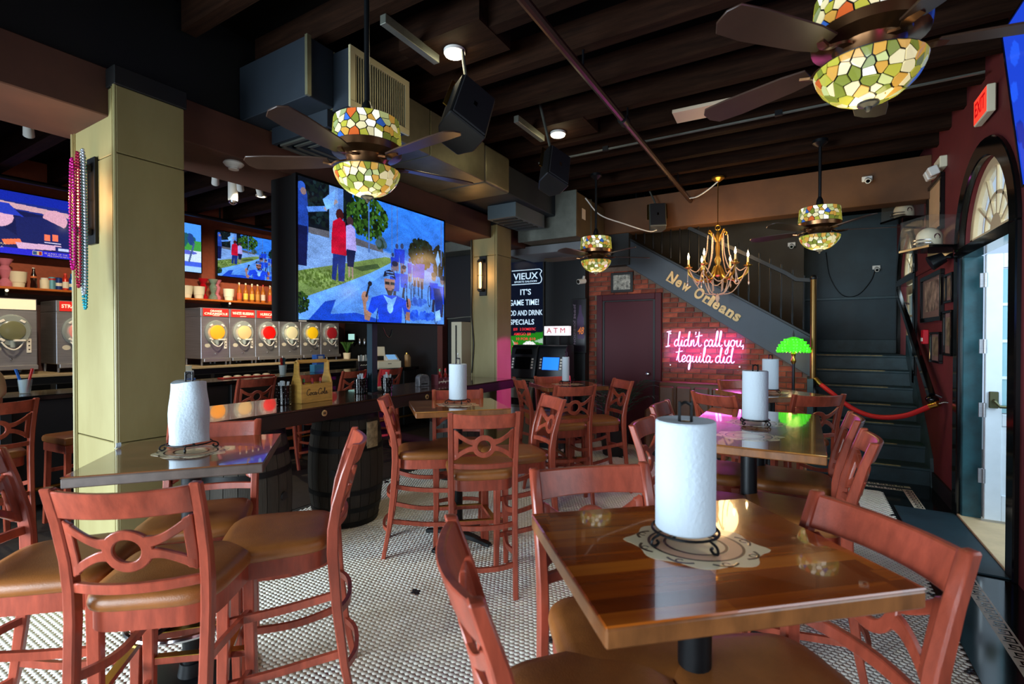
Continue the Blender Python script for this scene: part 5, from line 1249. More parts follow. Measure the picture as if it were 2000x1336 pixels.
speaker('pale loudspeaker under the header beam above the maroon door', (-1.72, 6.75, 3.22), R(20), R(-18), .72, 'galv')
for i, (x, y, L_, lab) in enumerate(((-2.25, 2.21, .52, 'pale metal strut on the ceiling beside the first downlight'), (-2.24, 3.83, .52, 'pale metal strut on the ceiling beside the second downlight'))):
    o = tag(MB().box(x - .025, x + .025, y, y + L_, 3.54, 3.60).build('ceiling_strut', M['galv'], bevel=.003), lab, 'strut', 'ceiling struts')
    if 0: tag(MB().tube([(x + .14, y + L_ * .62, 3.56), (x + .20, y + L_ * .62, 3.30)], 1, sect=(.03, .006)).build('speaker_bracket', M['galv']), 'thin steel bracket holding the %s loudspeaker' % ('larger' if i == 0 else 'smaller'), 'bracket')

# ------------------------------------------------------------------ stained-glass ceiling fans
def clip(poly, nx, ny, c):
    out = []
    for i in range(len(poly)):
        a, b = poly[i], poly[(i + 1) % len(poly)]; da, db = nx * a[0] + ny * a[1] - c, nx * b[0] + ny * b[1] - c
        if da <= 0: out.append(a)
        if da * db < 0: k = da / (da - db); out.append((a[0] + (b[0] - a[0]) * k, a[1] + (b[1] - a[1]) * k))
    return out
def voronoi(sites, n, bound):
    cells = []
    for i in range(n):
        p = list(bound(sites[i])); sx, sy = sites[i]
        for j, (qx, qy) in enumerate(sites):
            if j == i: continue
            if (qx - sx) ** 2 + (qy - sy) ** 2 > .03: continue
            nx, ny = qx - sx, qy - sy; p = clip(p, nx, ny, nx * (qx + sx) / 2 + ny * (qy + sy) / 2)
            if len(p) < 3: break
        if len(p) >= 3: cells.append(p)
    return cells
def shrink(p, k):
    cx = sum(a for a, _ in p) / len(p); cy = sum(b for _, b in p) / len(p); out = []
    for a, b in p:
        d = math.hypot(a - cx, b - cy) or 1e-6; f = max(.3, 1 - k / d); out.append((cx + (a - cx) * f, cy + (b - cy) * f))
    return out
GC = [emit('glass_%d' % i, rgb(*c), s * .58, rgb(*c), .15) for i, (c, s) in enumerate((((176, 170, 62), .75), ((124, 132, 52), .6), ((200, 150, 66), .8), ((222, 208, 160), .9), ((60, 104, 190), .55), ((206, 96, 44), .6), ((190, 196, 130), .8), ((150, 160, 110), .6), ((250, 244, 220), 1.4)))]
gr = random.Random(21)
RD, C2 = .178, 2 * PI * .178
drum_s = []
for k in range(26):
    for j in range(4): drum_s.append(((k + .5 * (j % 2) + gr.uniform(-.42, .42)) * C2 / 26, .02 + .037 * j + gr.uniform(-.015, .015)))
nd = len(drum_s)
dr_all = drum_s + [(x - C2, y) for x, y in drum_s] + [(x + C2, y) for x, y in drum_s]
drum_cells = voronoi(dr_all, nd, lambda s: [(s[0] - .09, 0), (s[0] + .09, 0), (s[0] + .09, .15), (s[0] - .09, .15)])
def drum_pt(u, v, d): a = u / RD; r = RD + d + .012 * (1 - v / .15); return (r * math.cos(a), r * math.sin(a), v)
RB = .225
bowl_s = []
for ring_r, n_ in ((.210, 30), (.178, 26), (.142, 20), (.108, 15), (.075, 11), (.045, 6)):
    for k in range(n_):
        a = 2 * PI * (k + gr.uniform(-.42, .42)) / n_ + ring_r * 9; q = ring_r + gr.uniform(-.014, .014); bowl_s.append((q * math.cos(a), q * math.sin(a)))
disc = [(RB * math.cos(2 * PI * k / 48), RB * math.sin(2 * PI * k / 48)) for k in range(48)]
bowl_cells = voronoi(bowl_s, len(bowl_s), lambda s: disc)
def bowl_pt(u, v, d):
    q = math.hypot(u, v) or 1e-6; th = q / RB * (PI / 2) * .93; r = (.180 + d) * math.sin(th) / math.sin(PI / 2 * .93); z = -.158 * math.cos(th) / 1.0 - d
    return (r * u / q, r * v / q, z + .018)
def piece_mesh(cell, fn):
    p = shrink(cell, .0034); mb = MB(); mb.prism(p, fn, -.002, .003); me = mb.mesh('glass_piece', smooth=0); me.materials.append(gr.choice(GC[:4] * 3 + GC)); return me
DRUM = [piece_mesh(c, drum_pt) for c in drum_cells]; BOWL = [piece_mesh(c, bowl_pt) for c in bowl_cells]
M['pipe_gold_lit2'] = mat('pipe_gold_lit2', rgb(120, 84, 54), .28, .9, var=.15, scale=6)
M['blade'] = mat('blade', rgb(58, 40, 30), .35, var=.2, scale=4)
def fan(label, x, y, rot, fine=True, z=2.60):
    t = thing('ceiling_fan', label, 'ceiling fan', (x, y, z), rot, 'stained-glass ceiling fans')
    MB().cyl((0, 0, .27), (0, 0, 3.60 - z), .015, n=10).build('downrod', M['black_metal'], t)
    MB().lathe([(.012, .34), (.03, .30), (.035, .26), (.06, .235)], 16).build('rod_collar', M['black_metal'], t)
    MB().lathe([(.07, 3.60 - z), (.07, 3.57 - z), (.02, 3.53 - z)], 16).build('ceiling_canopy', M['black_metal'], t)
    s = MB().lathe([(.19, .068), (.178, .218), (.05, .235), (.05, .23), (.172, .214), (.184, .07)], 36, caps=False).build('drum_shade', M['black_metal'], t)
    b = MB().lathe([(max(.002, bowl_pt(q, 0, -.004)[0]), bowl_pt(q, 0, -.004)[2] - .030) for q in (.0, .03, .06, .09, .12, .15, .18, .205, .225)], 36, caps=False).build('bowl_shade', M['black_metal'], t)
    b.location = (0, 0, -.035)
    if fine:
        for me in DRUM: obj('glass_piece', me, None, s, (0, 0, .068))
        for me in BOWL: obj('glass_piece', me, None, b, (0, 0, -.030))
    else:
        for nm, MS, par, off in (('drum_glass', DRUM, s, .068), ('bowl_glass', BOWL, b, -.030)):
            me = bpy.data.meshes.new(nm); V, F_, I = [], [], []
            for q in MS:
                k = len(V); V += [tuple(v.co) for v in q.vertices]; F_ += [tuple(i + k for i in p.vertices) for p in q.polygons]; I += [GC.index(q.materials[0])] * len(q.polygons)
            me.from_pydata(V, [], F_)
            for g_ in GC: me.materials.append(g_)
            me.polygons.foreach_set('material_index', I); stuff(obj(nm, me, None, par, (0, 0, off)))
    MB().lathe([(.195, .066), (.190, .03), (.12, .012), (.10, -.03), (.085, -.05), (.004, -.05)], 32).build('motor_housing', M['pipe_gold_lit2'], t)
    MB().lathe([(.06, -.05), (.055, -.07), (.02, -.075)], 20).build('light_neck', M['black_metal'], t)
    MB().lathe([(.036, -.204), (.036, -.212), (.014, -.222), (.008, -.236), (.002, -.24)], 14).build('finial', M['black_metal'], t)
    for k in range(5):
        a = 2 * PI * k / 5
        br = MB().tube(_sm([(.10, 0, .0), (.16, .02, -.015), (.20, -.01, -.02), (.25, 0, -.012)], 4), 1, sect=(.035, .010)).build('blade_iron', M['pipe_gold_lit2'], t); br.rotation_euler = (0, 0, a)
        P = [(.21, -.045), (.30, -.058), (.55, -.068), (.66, -.060), (.69, -.02), (.69, .03), (.66, .066), (.55, .070), (.30, .060), (.21, .045)]
        bl = MB().prism(P, lambda u, v, d: (u, v, d + v * .2 - .01), -.004, .004).build('blade', M['blade'], t, bevel=.002); bl.rotation_euler = (0, 0, a)
    MB().tube([(.06, .02, -.06), (.062, .02, -.20)], .002, 5).build('pull_chain', M['brass'], t)
    point('fan_light', (x, y, z - .30), 2.6, (1.0, .84, .50), .12)
    return t
fan('stained-glass ceiling fan hanging before the big screen', -2.13, 1.97, R(-6))
fan('close stained-glass ceiling fan cut by the top edge at the right', .21, 2.34, R(-60), True, 2.71)
fan('small distant stained-glass fan near the cash machines', -2.20, 5.71, R(-33), False)
fan('stained-glass fan above the red rope, left of the street door', .135, 5.89, R(-56), False, 2.69)

# ------------------------------------------------------------------ chandelier
t = thing('chandelier', 'gilt crystal chandelier with candle bulbs before the stair', 'chandelier', (-.93, 6.60, 2.37))
M['gilt'] = mat('gilt', rgb(206, 158, 70), .28, .9); M['crystal'] = mat('crystal', rgb(226, 180, 150), .08, .0, spec=1.0)
MB().tube([(0, 0, .62), (0, 0, 1.18)], .006, 6).build('chain', M['brass'], t)
MB().lathe([(.075, 1.23), (.075, 1.21), (.05, 1.19), (.02, 1.17)], 20).build('canopy', M['gilt'], t)
MB().lathe([(.012, -.02), (.05, .0), (.035, .06), (.02, .12), (.04, .18), (.022, .26), (.03, .34), (.018, .44), (.03, .5), (.01, .56), (.004, .6)], 16).build('stem', M['gilt'], t)
MB().tube([(.03 * math.cos(2 * PI * k / 16), 0, .60 + .03 * math.sin(2 * PI * k / 16)) for k in range(16)], .007, 6, True).build('hook_ring', M['gilt'], t)
for k in range(4):
    a = R(45 + 90 * k); c, s = math.cos(a), math.sin(a)
    MB().tube(_sm([(.02 * c, .02 * s, .42), (.08 * c, .08 * s, .52), (.12 * c, .12 * s, .56), (.135 * c, .135 * s, .53), (.115 * c, .115 * s, .52)], 5), .008, 6).build('top_scroll', M['gilt'], t)
def beads(path, r, n=7, step=.016):
    P = [Vector(p) for p in path]; L_ = [0]
    for a, b in zip(P[:-1], P[1:]): L_.append(L_[-1] + (b - a).length)
    tot = L_[-1]; m = max(2, int(tot / step)) * 4; pts, rr = [], []
    for i in range(m + 1):
        d = tot * i / m; j = 0
        while j < len(L_) - 2 and L_[j + 1] < d: j += 1
        f = (d - L_[j]) / max(1e-9, L_[j + 1] - L_[j]); pts.append(P[j].lerp(P[j + 1], f)); rr.append(r * (.28, .86, 1.0, .86)[i % 4])
    return MB().tube(pts, rr, n)
fl_mat = emit('candle_flame', (1, .74, .36, 1), 30); wax = emit('candle_wax', rgb(250, 200, 120), .5, rgb(240, 214, 160))
for k in range(6):
    a = R(60 * k + 12); c, s = math.cos(a), math.sin(a)
    MB().tube(_sm([(.03 * c, .03 * s, .12), (.10 * c, .10 * s, -.02), (.22 * c, .22 * s, -.06), (.33 * c, .33 * s, .02), (.345 * c, .345 * s, .10)], 6), [.013] * 25, 8).build('arm', M['gilt'], t)
    MB().lathe([(.008, .09), (.05, .11), (.052, .118), (.02, .125), (.018, .15)], 14, (.345 * c, .345 * s, 0)).build('drip_pan', M['gilt'], t)
    MB().cyl((.345 * c, .345 * s, .13), (.345 * c, .345 * s, .215), .012, n=10).build('candle', wax, t)
    MB().lathe([(.004, .215), (.013, .235), (.012, .255), (.004, .285), (.001, .30)], 10, (.345 * c, .345 * s, 0)).build('flame_bulb', fl_mat, t)
    beads(_sm([(.115 * c, .115 * s, .51), (.14 * c, .14 * s, .25), (.24 * c, .24 * s, .06), (.34 * c, .34 * s, .10)], 6), .0075).build('bead_swag', M['crystal'], t)
    a2 = R(60 * (k + 1) + 12); c2, s2 = math.cos(a2), math.sin(a2); am = (a + a2) / 2
    beads(_sm([(.34 * c, .34 * s, .09), (.27 * math.cos(am), .27 * math.sin(am), -.10), (.34 * c2, .34 * s2, .09)], 8), .0075).build('bead_swag', M['crystal'], t)
    beads(_sm([(.33 * c, .33 * s, .04), (.18 * c, .18 * s, -.20), (.02 * c, .02 * s, -.24)], 6), .0075).build('bead_swag', M['crystal'], t)
    beads([(.35 * c, .35 * s, .08), (.355 * c, .355 * s, -.07)], .007).build('bead_drop', M['crystal'], t)
    MB().lathe([(.002, .0), (.010, -.02), (.012, -.035), (.002, -.06)], 6, (.355 * c, .355 * s, -.07)).build('prism_drop', M['crystal'], t)
    beads([(.12 * c, .12 * s, -.02), (.10 * c, .10 * s, -.20)], .007).build('bead_drop', M['crystal'], t)
MB().lathe([(.002, -.22), (.022, -.26), (.028, -.29), (.002, -.36)], 8).build('bottom_prism', M['crystal'], t)
point('chandelier_light', (-.93, 6.60, 2.80), 26, (1.0, .62, .26), .25)
o = MB().tube(_sm([(-.93, 6.58, 3.54), (-1.05, 6.6, 3.46), (-1.2, 6.7, 3.42), (-1.33, 6.8, 3.44)], 6), .008, 6).build('white_cable', M['white_plastic']); tag(o, 'white cable from the chandelier canopy to the pipe', 'cable')
o = MB().tube(_sm([(-2.44, 5.95, 3.40), (-2.30, 6.1, 3.20), (-2.05, 6.35, 3.10), (-1.80, 6.6, 3.02), (-1.72, 6.72, 3.05)], 6), .008, 6).build('white_cable', M['white_plastic']); tag(o, 'white cable looping from the duct to the pale loudspeaker', 'cable')

# ------------------------------------------------------------------ column sconces and bead necklaces
def sconce(label, x, y, z):
    t = thing('wall_sconce', label, 'sconce', (x, y, z), 0, 'caged tube sconces')
    MB().box(-.055, .055, -.02, 0, -.26, .26).build('back_plate', M['black_metal'], t, bevel=.003)
    MB().box(-.03, .03, -.09, -.02, .17, .21).build('upper_socket', M['black_metal'], t, bevel=.004); MB().box(-.03, .03, -.09, -.02, -.21, -.17).build('lower_socket', M['black_metal'], t, bevel=.004)
    MB().lathe([(.010, -.17), (.015, -.15), (.015, .15), (.010, .17)], 14, (0, -.075, 0)).build('tube_bulb', emit('sconce_bulb', (1, .45, .14, 1), 9), t)
    for k in range(6):
        a = 2 * PI * k / 6; MB().tube([(.042 * math.cos(a), -.075 + .042 * math.sin(a), -.19), (.042 * math.cos(a), -.075 + .042 * math.sin(a), .19)], .003, 5).build('cage_wire', M['black_metal'], t)
    for zz in (-.19, .0, .19): MB().tube([(.042 * math.cos(2 * PI * k / 18), -.075 + .042 * math.sin(2 * PI * k / 18), zz) for k in range(18)], .003, 5, True).build('cage_hoop', M['black_metal'], t)
    point('sconce_light', (x, y - .16, z), 4.5, (1, .50, .16), .06)
sconce('caged tube sconce on the wide column, draped with beads', -3.70, 1.26, 2.42)
sconce('caged tube sconce on the far column beside the big screen', -3.62, 5.34, 2.40)
for i, (c, dx, top, bot, w, lab) in enumerate(((rgb(190, 20, 120), -.085, 2.60, 1.98, .05, 'magenta bead necklace, shortest on the column sconce'), (rgb(160, 30, 60), -.035, 2.63, 1.88, .045, 'dark red bead necklace on the column sconce'), (rgb(170, 174, 180), .005, 2.64, 1.84, .05, 'silver bead necklace on the column sconce'), (rgb(40, 150, 165), -.02, 2.615, 1.76, .04, 'teal bead necklace hanging lowest on the column sconce'), (rgb(120, 60, 130), -.06, 2.55, 1.90, .035, 'purple bead necklace on the column sconce'))):
    mm = mat('bead_%d' % i, c, .2, .5); cx, cy = -3.46 + dx * .8, 1.100 + .012 * i
    pts = [(cx - w / 2, cy, bot + .06), (cx - w / 2 - .004, cy, (top + bot) / 2), (cx - w / 3, cy, top - .05), (cx, cy, top), (cx + w / 3, cy, top - .05), (cx + w / 2 + .004, cy, (top + bot) / 2), (cx + w / 2, cy, bot + .06), (cx, cy, bot), (cx - w / 2, cy, bot + .055)]
    tag(beads(_sm(pts, 8), .0085, 7, .017).build('bead_necklace', mm), lab, 'necklace', 'bead necklaces on the sconce')

# ------------------------------------------------------------------ track lights over the bar
t = thing('lighting_track', 'pale lighting track over the bar', 'track', (-5.78, 3.2, 3.50)); MB().box(-.018, .018, -2.2, 2.6, 0, .05).build('track', M['white_plastic'], t)
for i, (y, tgt, lab) in enumerate(((1.51, (-8.0, 2.2, 1.7), 'white track spotlight above the bar left of the wide column'), (3.08, (-8.0, 4.2, 1.7), 'white track spotlight right of the wide column, first of three'), (3.36, (-8.0, 5.0, 1.9), 'middle white track spotlight above the bar'), (3.60, (-8.0, 5.8, 1.7), 'white track spotlight nearest the big screen'))):
    t = thing('track_spotlight', lab, 'spotlight', (-5.78, y, 3.50), 0, 'white track spotlights')
    MB().cyl((0, 0, -.07), (0, 0, 0), .012, n=8).build('stem', M['white_plastic'], t); MB().box(-.02, .02, -.03, .03, -.02, .0).build('adapter', M['white_plastic'], t)
    d = (Vector(tgt) - Vector((-5.78, y, 3.43))).normalized(); p = Vector((0, 0, -.08))
    MB().tube([p - d * .05, p + d * .09], [.034, .04], 14).build('lamp_head', M['white_plastic'], t); MB().tube([p + d * .0905, p + d * .093], .032, 14).build('lens', emit('track_lens', (1, .86, .6, 1), 12), t)
    spot('track_beam', Vector((-5.78, y, 3.50)) + p + d * .12, tgt, 190, (1, .82, .58), 66, .7, .04)
for i, (x, y, lab) in enumerate(((-6.10, 3.46, 'white dome camera under the bar ceiling'),)):
    t = thing('dome_camera', lab, 'camera', (x, y, 3.30)); MB().lathe([(.055, .25), (.055, .0), (.05, -.01)], 16).build('mount', M['white_plastic'], t); MB().lathe([(.05, -.01), (.045, -.035), (.02, -.055), (.002, -.06)], 16).build('dome', M['chrome'], t)
t = thing('bar_downlight', 'small lit downlight over the far bar', 'downlight', (-6.45, 4.05, 3.55)); MB().lathe([(.07, .01), (.07, -.01), (.055, -.012)], 20).build('trim_ring', M['cream'], t); MB().lathe([(.05, -.013), (.01, -.015)], 16).build('lens', emit('bar_lens', (1, .8, .5, 1), 6), t)
spot('bar_downlight_beam', (-6.45, 4.25, 3.50), (-6.6, 4.3, 1.0), 80, (1, .74, .44), 110, .8)
spot('bar_downlight_beam', (-6.45, 1.9, 3.50), (-6.7, 1.9, 1.0), 80, (1, .74, .44), 110, .8)
# ------------------------------------------------------------------ neon sign and stair lettering
t = thing('neon_sign', 'pink neon script sign on the brick wall', 'neon sign', (-1.18, 7.13, 1.45))
M['neon'] = emit('neon', (1.0, .52, .98, 1), 1.7); M['acrylic'] = glass('acrylic', rgb(240, 200, 250), .015)
def neon_line(name, s, width, x0, z0, k):
    st, w = script_strokes(s); sx = width / w
    for i, line in enumerate(st):
        MB().tube([(x0 + x * sx, 0, z0 + y * k) for x, y in line], .0068, 6).build(name, M['neon'], t)
neon_line('neon_tube', "I didn't call you,", 1.02, -.51, .02, .20)
neon_line('neon_tube', 'tequila did', .74, -.36, -.20, .20)
MB().box(-.54, .54, .018, .022, -.34, .26).build('backing_panel', M['acrylic'], t)
for sx in (-.45, .45):
    for sz in (-.25, .2): MB().cyl((sx, .02, sz), (sx, .06, sz), .008, n=8).build('standoff', M['chrome'], t)
area('neon_wash', (-1.18, 7.10, 1.45), (-1.18, 7.6, 1.45), .95, .36, 3.0, (.95, .05, .85))
area('neon_spill', (-1.18, 7.08, 1.42), (-1.0, 5.0, .9), .95, .36, 7.0, (1.0, .12, .88))
t = thing('wooden_letters', 'pale cut-out wooden letters along the dark stair stringer', 'letters', (-1.20, 7.07, 2.2))
M['letter'] = mat('letter', rgb(214, 186, 132), .6, var=.15, scale=10)
a = math.atan(.66); cx0 = -.48; word = 'New Orleans'; adv = {'N': .135, 'e': .098, 'w': .13, ' ': .06, 'O': .14, 'r': .085, 'l': .062, 'a': .10, 'n': .105, 's': .09}
s_ = 0
for ch in word:
    w_ = adv[ch] * 1.02
    if ch != ' ':
        u = s_ + w_ / 2 - .54; px, pz = u * math.cos(a), -u * math.sin(a)
        o = text('letter', ch, .20 if ch in 'NO' else .19, (px + .0, 0, pz - .035), M['letter'], t, (math.cos(a), 0, -math.sin(a)), (math.sin(a), 0, math.cos(a)), fit=w_ * .86, bold=.035, extrude=.012)
        # slab feet
        if ch in 'Nrlan':
            mb = MB(); mb.obox((px - .050 * math.sin(a) * 1 - .0, 0, pz - .035 - .06 * math.cos(a)), (w_ * .80, .022, .016), (0, a, 0)); mb.build('letter_slab', M['letter'], t)
    s_ += w_

# ------------------------------------------------------------------ dark end wall: lit menu screen, cash machines, framed jersey
t = thing('menu_screen', 'tall lit menu screen with white and red lettering', 'screen', (-4.02, 7.04, 2.06))
MB().box(-.44, .44, -.03, .0, -.80, .80).build('housing', M['black'], t, bevel=.004)
p = Pic(60, 110, (10, 20, 40))
p.poly([(.0, .0), (.05, 0), (.0, .2)], (14, 26, 50)); p.poly([(.0, .80), (1, .74), (1, 1), (0, 1)], (40, 150, 30)); p.poly([(.3, .82), (.55, .92), (.3, .98), (.42, .92)], (190, 230, 190)); p.poly([(.8, .84), (1, .80), (1, .86)], (190, 230, 200)); p.poly([(.55, .95), (.7, .8), (.6, 1)], (90, 200, 60))
obj('screen', screen_mesh('screen', p, -.42, .42, -.78, .78, -.032), screen_mat(.7), t)
WL = emit('poster_white', rgb(190, 214, 232), .9); RL = emit('poster_red', rgb(220, 40, 50), .9)
def tx(s, x, z, size, m, fit=None): return text('lettering', s, size, (x, -.0335, z), m, t, fit=fit, bold=.015)
tx('VIEUX', .10, .53, .15, WL, .46); tx('SPORTS SALOON', .10, .445, .04, WL, .42)
for zz in (.635, .405): MB().box(-.16, .36, -.036, -.0335, zz - .006, zz + .006).build('badge_rule', WL, t)
MB().tube(_sm([(.36, -.035, .635), (.40, -.035, .60), (.37, -.035, .55), (.40, -.035, .48), (.38, -.035, .42), (.33, -.035, .405)], 5), .007, 5).build('badge_curl', WL, t)
tx("IT'S", .10, .27, .13, WL, .20); tx('GAME TIME!', .07, .10, .13, WL, .56); tx('FOOD AND DRINK', .05, -.07, .12, WL, .72); tx('SPECIALS', .03, -.22, .12, WL, .46)
tx('$20   2 DOMESTIC', .08, -.335, .06, RL, .42); tx('AMIGO $8', .04, -.415, .06, RL, .32); tx('10 FOR $10', .10, -.495, .06, RL, .36); tx('$6', -.08, -.565, .06, RL, .08); tx('RES $15', -.02, -.635, .06, RL, .26)
BEER = emit('beer', rgb(226, 176, 40), .7); FOAM = emit('foam', rgb(220, 220, 214), .8)
MB().prism([(.10, -.775), (.25, -.775), (.27, -.60), (.08, -.60)], lambda u, v, d: (u, d, v), -.040, -.034).build('beer_mug', BEER, t)
for (u, v) in ((.09, -.59), (.13, -.565), (.18, -.56), (.23, -.57), (.26, -.595)): MB().lathe([(.035, 0), (.035, .006)], 12).build('foam', FOAM, t, loc=(u, -.036, v), rot=(R(90), 0, 0))

def atm(label, x, y, rz, body, lower, scr, lit):
    t = thing('cash_machine', label, 'cash machine', (x, y, 0), rz, 'cash machines')
    MB().prism([(-.26, 0), (.26, 0), (.26, .95), (.26, 1.0)] + [(.26, 1.0), (-.26, 1.0)], lambda u, v, d: (d, u, v), -.22, .22) if False else None
    MB().box(-.22, .22, -.26, .26, 0, .42).build('plinth', M[lower], t, bevel=.01)
    MB().prism([(-.26, .42), (.26, .42), (.26, .98), (-.16, .98), (-.26, .80)], lambda u, v, d: (d, u, v), -.22, .22).build('safe_body', M[lower], t, bevel=.01)
    MB().prism([(-.17, .985), (.24, .985), (.22, 1.48), (-.02, 1.48), (-.06, 1.44)], lambda u, v, d: (d, u, v), -.225, .225).build('head', M[body], t, bevel=.02, seg=2)
    def on(u, v, d):   # sloped head front
        k = (v - .985) / .455; return (u, -.17 + .11 * k - d, v)
    MB().prism([(-.13, 1.12), (.13, 1.12), (.13, 1.30), (-.13, 1.30)], on, .002, .012).build('screen', scr, t)
    for s in (-1, 1):
        for k in range(4): MB().prism([(s * .165 - .014, 1.13 + .042 * k), (s * .165 + .014, 1.13 + .042 * k), (s * .165 + .014, 1.155 + .042 * k), (s * .165 - .014, 1.155 + .042 * k)], on, .002, .012).build('side_key', M['white_plastic'], t)
    if lit:
        for k, ch in enumerate('ATM'): text('lettering', ch, .085, (-.10 + .10 * k, -.066, 1.375), emit('atm_white', rgb(220, 220, 225), .8), t, up=(0, .22, .97), bold=.03)
    else:
        MB().prism([(-.15, 1.34), (.15, 1.34), (.13, 1.42), (-.13, 1.42)], on, .002, .010).build('visor', M['black_gloss'], t)
    MB().prism([(-.14, .86), (.02, .86), (.02, .95), (-.14, .95)], lambda u, v, d: (u, -.26 + (v - .80) * .555 - d, v), .003, .012).build('card_slot', M['black_gloss'], t)
    kp = MB().prism([(.05, .84), (.16, .84), (.16, .95), (.05, .95)], lambda u, v, d: (u, -.26 + (v - .80) * .555 - d, v), .003, .010).build('keypad', M['black'], t)
    for r_ in range(3):
        for c_ in range(3): MB().obox((.07 + .035 * c_, -.26 + (.86 + .034 * r_ - .80) * .555 - .012, .86 + .034 * r_), (.022, .008, .020)).build('key', M['chrome'], kp)
    MB().box(-.12, .12, -.272, -.26, .60, .70).build('cash_tray', M['black_gloss'], t, bevel=.004)
    MB().box(-.16, .16, -.268, -.26, .46, .56).build('service_panel', M['steel'], t, bevel=.004)
    return t
M['atm_black'] = mat('atm_black', rgb(18, 24, 30), .4); M['atm_grey'] = mat('atm_grey', rgb(120, 122, 112), .45)
atm('older grey cash machine with a dark screen next to the magenta column', -3.62, 6.50, 0, 'atm_black', 'atm_grey', mat('dead_screen', rgb(12, 14, 16), .1), False)
t = atm('black cash machine with a lit blue screen', -3.16, 6.52, 0, 'atm_black', 'atm_black', emit('atm_blue', rgb(30, 110, 230), 1.6), True)
MB().box(-.035, .035, .10, .14, 1.48, 1.62).build('sign_bracket', M['black'], t)
MB().box(-.20, .20, .06, .16, 1.62, 1.76).build('light_box', emit('atm_sign', rgb(226, 222, 226), 1.0), t, bevel=.004)
text('lettering', 'A T M', .11, (0, .059, 1.69), emit('atm_red', rgb(190, 16, 50), .5), t, fit=.30)
t = thing('framed_jersey', 'dark framed racing jersey print with orange number 48', 'frame', (-2.98, 7.045, 1.77))
MB().box(-.12, .12, -.03, 0, -.42, .42).build('frame', M['black'], t, bevel=.005); MB().box(-.10, .10, -.033, -.03, -.40, .40).build('print', mat('jersey_bg', rgb(24, 18, 30), .3), t)
MB().prism([(-.02, -.2), (.09, -.2), (.08, .12), (.05, .20), (.04, .32), (.01, .32), (.0, .20), (-.03, .10)], lambda u, v, d: (u, d, v), -.0345, -.033).build('figure', mat('jersey_purple', rgb(66, 40, 84), .5), t)
text('number', '48', .15, (.035, -.0352, -.08), emit('jersey_orange', rgb(216, 120, 50), .35), t, fit=.10, shear=.2, bold=.02)
text('lettering', 'JIMMIE JOHNSON', .045, (-.07, -.0335, .02), mat('jersey_text', rgb(150, 130, 150), .5), t, right=(0, 0, -1), up=(1, 0, 0), fit=.62)
t = thing('security_camera', 'white bullet camera at the corner of the brick wall', 'camera', (-2.92, 7.0, 2.46), R(-25)); MB().cyl((0, .05, 0), (0, -.08, -.02), .04).build('body', M['white_plastic'], t); MB().cyl((0, -.081, -.02), (0, -.085, -.021), .03).build('lens', M['black_gloss'], t); MB().cyl((0, .02, .02), (0, .04, .07), .02).build('mount', M['white_plastic'], t)
t = thing('framed_photo', 'small framed black and white photograph above the maroon door', 'frame', (-2.35, 7.185, 2.42)); MB().box(-.17, .17, -.025, 0, -.15, .15).build('frame', M['black'], t, bevel=.004); MB().box(-.13, .13, -.028, -.025, -.11, .11).build('photograph', mat('bw_photo', rgb(206, 204, 190), .5, scale=22, col2=rgb(60, 60, 56)), t)

# ------------------------------------------------------------------ red street wall
def wall_frame(label, y0, y1, z0, z1, pic, fw=.035, matboard=None):
    t = thing('picture_frame', label, 'frame', (XR - .001, (y0 + y1) / 2, (z0 + z1) / 2), R(-90), 'framed pictures on the red wall')
    w, h = (y1 - y0) / 2, (z1 - z0) / 2; f = MB()
    for a in ((-w, w, h - fw, h), (-w, w, -h, -h + fw), (-w, -w + fw, -h + fw, h - fw), (w - fw, w, -h + fw, h - fw)): f.box(a[0], a[1], -.035, 0, a[2], a[3])
    f.build('frame', M['black_gloss'], t, bevel=.004)
    MB().box(-w + fw, w - fw, -.014, -.004, -h + fw, h - fw).build('mount_board', matboard or mat('board', rgb(120, 92, 84), .7), t)
    i = MB().box(-w * .72, w * .72, -.016, -.014, -h * .55, h * .70).build('picture', pic, t)
    return t, i
M['sepia'] = mat('sepia', rgb(190, 160, 140), .5, scale=9, col2=rgb(50, 34, 34)); M['sepia2'] = mat('sepia2', rgb(150, 130, 100), .5, scale=16, col2=rgb(54, 44, 36)); M['pale_pic'] = mat('pale_pic', rgb(206, 168, 128), .5, var=.1, scale=4)
wall_frame('tall pale framed picture high on the red wall', 6.38, 7.06, 2.68, 3.24, M['pale_pic'], .04, M['pale_pic'])
wall_frame('large dark framed team photograph on the red wall', 6.36, 7.34, 1.76, 2.28, M['sepia'], .05)
wall_frame('small framed photograph beside the street door, upper one', 5.94, 6.22, 1.92, 2.20, M['sepia2'], .025)
wall_frame('narrow framed photograph beside the street door, lower one', 5.95, 6.27, 1.42, 1.85, M['sepia2'], .025)
wall_frame('small framed photograph below the team photograph', 6.40, 6.84, 1.33, 1.65, M['sepia2'], .025)
t = thing('fire_alarm', 'small red fire alarm box on the red wall', 'alarm', (XR, 7.12, 1.60), R(-90)); MB().box(-.06, .06, -.05, 0, -.08, .08).build('box', mat('alarm_red', rgb(200, 20, 40), .4), t, bevel=.006); MB().box(-.035, .035, -.056, -.05, -.05, -.01).build('pull_handle', M['white_plastic'], t)
struct(MB().box(XR - .02, XR, 5.92, 7.70, 2.34, 2.40).build('trim_12', M['red_wall'], bevel=.004))
t = thing('exit_sign', 'red lit exit sign above the street door arch', 'exit sign', (1.15, 4.97, 3.33), R(-90))
MB().box(-.16, .16, -.02, .03, -.10, .10).build('housing', M['cream'], t, bevel=.006); MB().box(-.15, .15, -.022, -.02, -.09, .09).build('face', emit('exit_face', rgb(255, 70, 50), .8), t)
